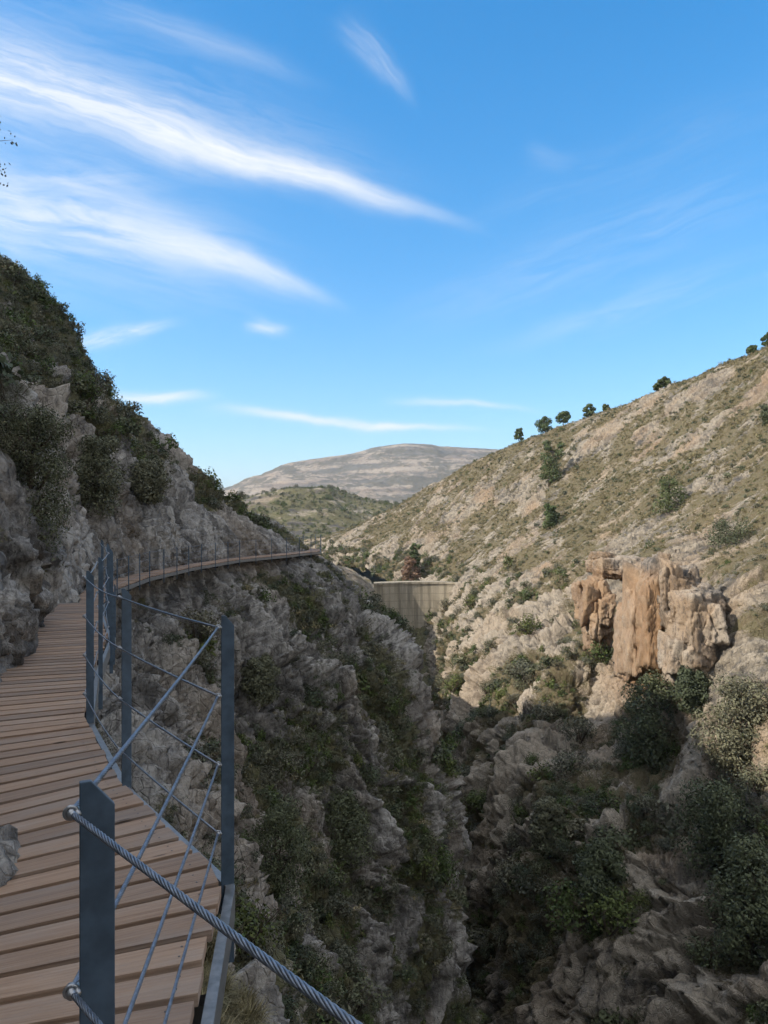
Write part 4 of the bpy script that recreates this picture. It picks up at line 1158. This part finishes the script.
def crag(name, c, r, n, tall, label, seed, orange=None, cat='rock outcrop', size=.5):
    """an outcrop of jointed, flat faced limestone blocks grown together: one mesh"""
    import bmesh
    bm = bmesh.new(); bmesh.ops.create_icosphere(bm, subdivisions=5, radius=1.)
    v = np.array([x.co[:] for x in bm.verts], np.float32); F = np.array([[q.index for q in f.verts] for f in bm.faces], np.int32); bm.free()
    v /= np.linalg.norm(v, axis=1, keepdims=True); g = np.random.default_rng(seed); r = np.array(r)
    Vs, Fs, Ts = [], [], []
    for k in range(n):
        u = g.uniform(-1, 1, 3); u = np.sign(u) * np.abs(u) ** .8
        if k < 3: u *= .25
        br = r * np.array([1, 1, tall]) * g.uniform(.75, 1.25, 3) * size * (1.35 if k < 3 else 1.)
        br[2] = min(br[2], r[2] * .98)
        ce = u * np.maximum(r - br * .82, 0)
        P = np.concatenate([np.array([[1, 0, 0], [-1, 0, 0], [0, 1, 0], [0, -1, 0], [0, 0, 1], [0, 0, -1]], float), g.normal(0, 1, (9, 3)) * np.array([1, 1, .55])])
        P[:6] += g.normal(0, .16, (6, 3)); P /= np.linalg.norm(P, axis=1, keepdims=True); h = np.concatenate([g.uniform(.72, .95, 6), g.uniform(.82, 1.1, 9)])
        d = v @ P.T.astype(np.float32); rad = np.min(np.where(d > .02, h[None] / np.maximum(d, .02), 9.), axis=1)
        p = (v * rad[:, None] * br + ce).astype(np.float32)
        q = p + np.array(c, np.float32)
        f1, f2, cid, fac = cells(q * np.array([1.1, 1.1, .55], np.float32), seed + 3, True)
        m1, m2, mid_, mf = cells(q * np.array([3.0, 3.0, 1.9], np.float32), seed + 5, True)
        dd = .22 * (cid - .5) + .20 * fac - .16 * (1 - np.clip((f2 - f1) / .1, 0, 1)) + .09 * mf - .06 * (1 - np.clip((m2 - m1) / .12, 0, 1)) + .05 * fbm(q * 4, 3, seed)
        p = p + v * dd[:, None]
        Fs.append(F + len(v) * k); Vs.append(p); Ts.append(np.full(len(v), g.uniform(-.5, .5)) + .5 * (cid - .5))
    V = np.concatenate(Vs); me = mesh_np(name, V, None, np.concatenate(Fs))
    a = me.attributes.new('tone', 'FLOAT', 'POINT'); a.data.foreach_set('value', np.concatenate(Ts).astype(np.float32))
    a = me.attributes.new('orange', 'FLOAT', 'POINT'); a.data.foreach_set('value', (np.zeros(len(V)) if orange is None else orange(V)).astype(np.float32))
    me.materials.append(M['ochre'])
    o = link(bpy.data.objects.new(name, me)); o.location = tuple(float(x) for x in c); tag(o, label, cat); return o

# the ochre cliff with its cave
def ochre_cliff():
    Y = 88.
    def at(px, py, y=Y): return np.array([(px - 384) / 740 * y, y, (512 - py) / 740 * y])
    def band(x0, x1):
        def f(s): return np.clip(1.15 - np.abs(s[:, 0] - (x0 + x1) / 2) / ((x1 - x0) / 2) * .8, 0, 1) * sstep(6.5, 3.5, s[:, 2])
        return f
    def stand(px, py0, py1, wpx, depth, back):
        """centre and radii of a block whose foot meets the slope at (px, py0) and whose head is at py1"""
        y = ground_at(HI_P, px, py0, 55.)[1]; k = y / 740
        c = np.array([(px - 384) * k, y + back, (512 - (py0 + py1) / 2) * k]); return c, (wpx / 2 * k, depth, (py0 - py1) / 2 * k + .6)
    a, ra = stand(669, 692, 570, 42, 5.0, 6.0)
    crag('ochre_cliff', a, ra, 16, 1.5, 'tall ochre stained cliff pillar with a pale grey top across the gorge', 21, band(-2.6, 1.8), 'cliff', .52)
    b, rb = stand(605, 656, 586, 40, 4.6, 4.0)
    crag('ochre_outcrop', b, rb, 20, .9, 'lower ochre rock bulging out left of the cave', 22, lambda s: np.full(len(s), .6), size=.46)
    c = np.array([(624 - 384) / 740 * (b[1] + 2.), b[1] + 5.0, (512 - 568) / 740 * (b[1] + 2.)])
    crag('cave_lintel', c, (3.8, 5.4, 1.7), 14, 1., 'ochre rock roofing the dark cave mouth', 23, lambda s: sstep(.8, -.8, s[:, 2]) * .7, size=.5)
    d, rd = stand(716, 692, 580, 66, 6.0, 7.6)
    crag('grey_outcrop', d, rd, 24, .9, 'grey rock buttress right of the ochre cliff, half hidden by bushes', 24, size=.48)
    e = at(655, 782, 74); crag('slab_outcrop', e + np.array([0, 1, 0]), (4.4, 2.6, 2.8), 14, .8, 'cracked tan slabs above the dark lower right slope', 25, lambda s: np.full(len(s), .35), size=.42)
    f = at(700, 985, 56); crag('slab_outcrop', f + np.array([0, 1, 0]), (3.2, 2.2, 2.6), 13, .9, 'pale cracked rock near the bottom right corner', 26, size=.42)
    h = at(757, 690, 72); crag('grey_outcrop', h + np.array([1, 3.5, 0]), (3.4, 3.0, 6.0), 12, 1.5, 'smooth grey rock wall at the right edge, level with the foot of the ochre cliff', 27, size=.45)
ochre_cliff()

# ------------------------------------------------------------------ the old dam
def make_dam():
    root = empty('dam', (8., 182., -40.)); org = root.location.copy()
    top, n = -17.2, 40; mb = MB(); cp = MB(); ri, ro = [], []
    for i in range(n + 1):
        f = i / n; x = -2.5 + f * 24; bow = 3.4 * (1 - (2 * f - 1) ** 2)
        ri.append(Vector((x, 178.5 + bow, 0))); ro.append(Vector((x, 181.5 + bow * 1.05, 0)))
    def wall(m, a0, a1, b0, b1, z0, z1):
        m.box8([(a0.x, a0.y, z0), (a1.x, a1.y, z0), (b1.x, b1.y, z0), (b0.x, b0.y, z0), (a0.x, a0.y, z1), (a1.x, a1.y, z1), (b1.x, b1.y, z1), (b0.x, b0.y, z1)])
    def ribbon(m, A, B, z0, z1, dy0=0.):
        b = len(m.v)
        for p, q in zip(A, B): m.v += [(p.x, p.y - dy0, z0), (p.x, p.y, z1), (q.x, q.y, z1), (q.x, q.y + dy0, z0)]
        for i in range(len(A) - 1):
            for k in range(4):
                k2 = (k + 1) % 4; m.f.append([b + i * 4 + k, b + i * 4 + k2, b + i * 4 + 4 + k2, b + i * 4 + 4 + k])
        m.f.append([b, b + 1, b + 2, b + 3]); e = b + (len(A) - 1) * 4; m.f.append([e + 3, e + 2, e + 1, e])
    ribbon(mb, ri, ro, -50., top - .45, 1.5)
    o = mb.build('wall', M['concrete'], root, origin=org)
    A = [p + Vector((0, -.25, 0)) for p in ri]; B = [p + Vector((0, .25, 0)) for p in ro]
    ribbon(cp, A, B, top - .45, top)
    cp.build('crest_coping', M['concrete'], root, origin=org)
    tag(root, 'weathered curved concrete dam closing the head of the gorge', 'dam')
make_dam()

# ------------------------------------------------------------------ air
def haze():
    mb = MB(); x0, x1, y0, y1, z0, z1 = -9500, 9500, -600, 9500, -80., 268.
    mb.box8([(x0, y0, z0), (x1, y0, z0), (x1, y1, z0), (x0, y1, z0), (x0, y0, z1), (x1, y0, z1), (x1, y1, z1), (x0, y1, z1)])
    m = bpy.data.materials.new('haze'); m.use_nodes = True; nt = m.node_tree
    for n in list(nt.nodes): nt.nodes.remove(n)
    out = nt.nodes.new('ShaderNodeOutputMaterial'); v = nt.nodes.new('ShaderNodeVolumePrincipled')
    v.inputs['Color'].default_value = (.80, .88, 1, 1); v.inputs['Density'].default_value = .00011
    v.inputs['Anisotropy'].default_value = .2
    nt.links.new(v.outputs[0], out.inputs['Volume'])
    o = mb.build('haze', m); o['kind'] = 'stuff'
haze()

# ------------------------------------------------------------------ light, sky, camera
SUN_EL, SUN_AZ = R(33), R(-104)      # azimuth of the sun measured from +Y toward +X (over the viewer's left shoulder)
sd = Vector((math.sin(SUN_AZ) * math.cos(SUN_EL), math.cos(SUN_AZ) * math.cos(SUN_EL), math.sin(SUN_EL)))
sun = bpy.data.lights.new('sun', 'SUN'); sun.energy = 2.0; sun.angle = R(.5); sun.color = (1, .90, .76)
so = link(bpy.data.objects.new('sun', sun)); so.rotation_euler = (-sd).to_track_quat('-Z', 'Y').to_euler()

W = bpy.data.worlds.new('World'); sc.world = W; W.use_nodes = True
nt = W.node_tree
for n in list(nt.nodes): nt.nodes.remove(n)
N = NB(nt)
wo = N.n('ShaderNodeOutputWorld'); bg = N.n('ShaderNodeBackground'); nt.links.new(bg.outputs[0], wo.inputs[0])
sky = N.n('ShaderNodeTexSky', sky_type='NISHITA'); sky.sun_disc = False
sky.sun_elevation = SUN_EL; sky.sun_rotation = SUN_AZ; sky.altitude = 300; sky.air_density = 1.0; sky.dust_density = .4; sky.ozone_density = 1.6
hs = N.n('ShaderNodeHueSaturation'); hs.inputs['Hue'].default_value = .498; hs.inputs['Saturation'].default_value = 1.5; hs.inputs['Value'].default_value = .86
# soft shoulder for the bright band over the horizon
den = N.n('ShaderNodeVectorMath', operation='MULTIPLY_ADD'); nt.links.new(sky.outputs[0], den.inputs[0]); den.inputs[1].default_value = (.24, .178, .13); den.inputs[2].default_value = (1, 1, 1)
dv = N.n('ShaderNodeVectorMath', operation='DIVIDE'); nt.links.new(sky.outputs[0], dv.inputs[0]); nt.links.new(den.outputs[0], dv.inputs[1])
nt.links.new(dv.outputs[0], hs.inputs['Color'])
tc = N.n('ShaderNodeTexCoord').outputs['Generated']
sp = N.n('ShaderNodeSeparateXYZ'); nt.links.new(tc, sp.inputs[0])
yy = N.math('MAXIMUM', sp.outputs[1], .02)
U = N.math('DIVIDE', sp.outputs[0], yy); Vv = N.math('DIVIDE', sp.outputs[2], yy)
cv = N.n('ShaderNodeCombineXYZ'); nt.links.new(U, cv.inputs[0]); nt.links.new(Vv, cv.inputs[1])
warp = N.n('ShaderNodeTexNoise'); nt.links.new(cv.outputs[0], warp.inputs['Vector']); warp.inputs['Scale'].default_value = 2.6; warp.inputs['Detail'].default_value = 7; warp.inputs['Roughness'].default_value = .55
wv = N.n('ShaderNodeVectorMath', operation='MULTIPLY_ADD'); nt.links.new(warp.outputs['Color'], wv.inputs[0]); wv.inputs[1].default_value = (.085, .075, 0); 
wv2 = N.n('ShaderNodeVectorMath', operation='ADD'); nt.links.new(cv.outputs[0], wv2.inputs[0]); wv2.inputs[1].default_value = (-.0425, -.0375, 0); nt.links.new(wv2.outputs[0], wv.inputs[2])
ws = N.n('ShaderNodeSeparateXYZ'); nt.links.new(wv.outputs[0], ws.inputs[0])
front = N.rng(sp.outputs[1], .02, .15)
def px2(p): return ((p[0] - 384) / 740, (512 - p[1]) / 740)
total = None
# cirrus streaks: from, to (directions), half widths at both ends, opacity, fibre contrast
STREAKS = [((-60, 62), (455, 226), 44, 6, .80, .7), ((90, 120), (462, 226), 20, 7, .75, .45), ((-60, 40), (420, 200), 80, 30, .22, .8), ((-40, 190), (330, 300), 90, 26, .25, .8), ((-40, 200), (250, 262), 50, 22, .62, .7), ((120, 225), (335, 302), 22, 6, .75, .4),
           ((60, -10), (320, 84), 20, 12, .22, .6), ((340, 10), (420, 98), 16, 7, .34, .7), ((62, 344), (185, 324), 9, 5, .7, .8), ((240, 327), (292, 330), 7, 5, .5, .7),
           ((104, 390), (222, 398), 6, 4, .95, .5), ((205, 408), (480, 432), 6, 3, .85, .5), ((380, 398), (540, 408), 5, 3, .5, .6), ((380, 330), (790, 180), 20, 40, .15, .9), ((440, 240), (800, 90), 14, 40, .07, .9),
           ((470, 350), (790, 262), 8, 22, .17, .9), ((-20, 178), (180, 188), 20, 9, .25, .95), ((170, 250), (290, 268), 12, 8, .22, .95), ((520, 150), (580, 170), 12, 10, .10, .8)]
for A, B, wa, wb, op, ct in STREAKS:
    a, b = px2(A), px2(B); dx, dy = b[0] - a[0], b[1] - a[1]; L = math.hypot(dx, dy); dx /= L; dy /= L
    rx = N.math('SUBTRACT', ws.outputs[0], a[0]); ry = N.math('SUBTRACT', ws.outputs[1], a[1])
    t = N.math('DIVIDE', N.math('ADD', N.math('MULTIPLY', rx, dx), N.math('MULTIPLY', ry, dy)), L)
    s = N.math('SUBTRACT', N.math('MULTIPLY', ry, dx), N.math('MULTIPLY', rx, dy))
    wid = N.math('MULTIPLY_ADD', t, (wb - wa) / 740, wa / 740); wid = N.math('MAXIMUM', wid, .002)
    q = N.math('DIVIDE', s, wid)
    m = N.math('POWER', 2.718, N.math('MULTIPLY', N.math('MULTIPLY', q, q), -1.1))
    endA = .02 if A[0] < 0 else .45
    m = N.math('MULTIPLY', m, N.math('MULTIPLY', N.rng(t, -.08, endA), N.rng(t, 1.12, .55)))
    fv = N.n('ShaderNodeCombineXYZ'); nt.links.new(N.math('MULTIPLY', t, L * 5), fv.inputs[0]); nt.links.new(N.math('MULTIPLY', s, 42.), fv.inputs[1]); fv.inputs[2].default_value = A[0] * .37
    fb = N.noise(fv.outputs[0], 1., 9, .68, .8)
    fb = N.math('ADD', N.math('MULTIPLY', N.rng(fb, .34, .66), ct), 1 - ct)
    m = N.math('MULTIPLY', N.math('MULTIPLY', m, fb), op)
    total = m if total is None else N.math('SUBTRACT', 1., N.math('MULTIPLY', N.math('SUBTRACT', 1., total), N.math('SUBTRACT', 1., m)))
total = N.math('MULTIPLY', N.math('MULTIPLY', total, front), 1., clamp=True)
# the veil is unseen cloud added overhead and behind the viewer to brighten shade
fill_veil = N.math('MAXIMUM', N.rng(sp.outputs[2], .60, .78), N.rng(sp.outputs[1], .15, -.25))
fill_veil = N.math('MULTIPLY', fill_veil, N.rng(N.noise(N.mapping(tc, (1.6, 3.2, 2.2)), 1., 5, .6, .6), .26, .56, .28, .95))
total = N.math('MAXIMUM', total, fill_veil)
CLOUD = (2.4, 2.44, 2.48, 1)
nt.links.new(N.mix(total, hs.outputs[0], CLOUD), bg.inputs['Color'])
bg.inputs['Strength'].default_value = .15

cam = bpy.data.cameras.new('camera'); co = link(bpy.data.objects.new('camera', cam))
co.location = (0, 0, 0); co.rotation_euler = (R(90), 0, 0)
cam.sensor_fit = 'VERTICAL'; cam.sensor_height = 24; cam.lens = 24 * 740 / 1024
cam.clip_start = .05; cam.clip_end = 20000
sc.camera = co
vs = sc.view_settings; vs.view_transform = 'Standard'; vs.look = 'None'; vs.exposure = 1.55; vs.gamma = 1; vs.use_curve_mapping = False
sc.cycles.max_bounces = 4; sc.cycles.diffuse_bounces = 3; sc.cycles.use_adaptive_sampling = True; sc.cycles.adaptive_threshold = .03; W.cycles.sampling_method = 'MANUAL'; W.cycles.sample_map_resolution = 512; sc.cycles.volume_bounces = 0; sc.cycles.transparent_max_bounces = 8
sc.cycles.use_denoising = True
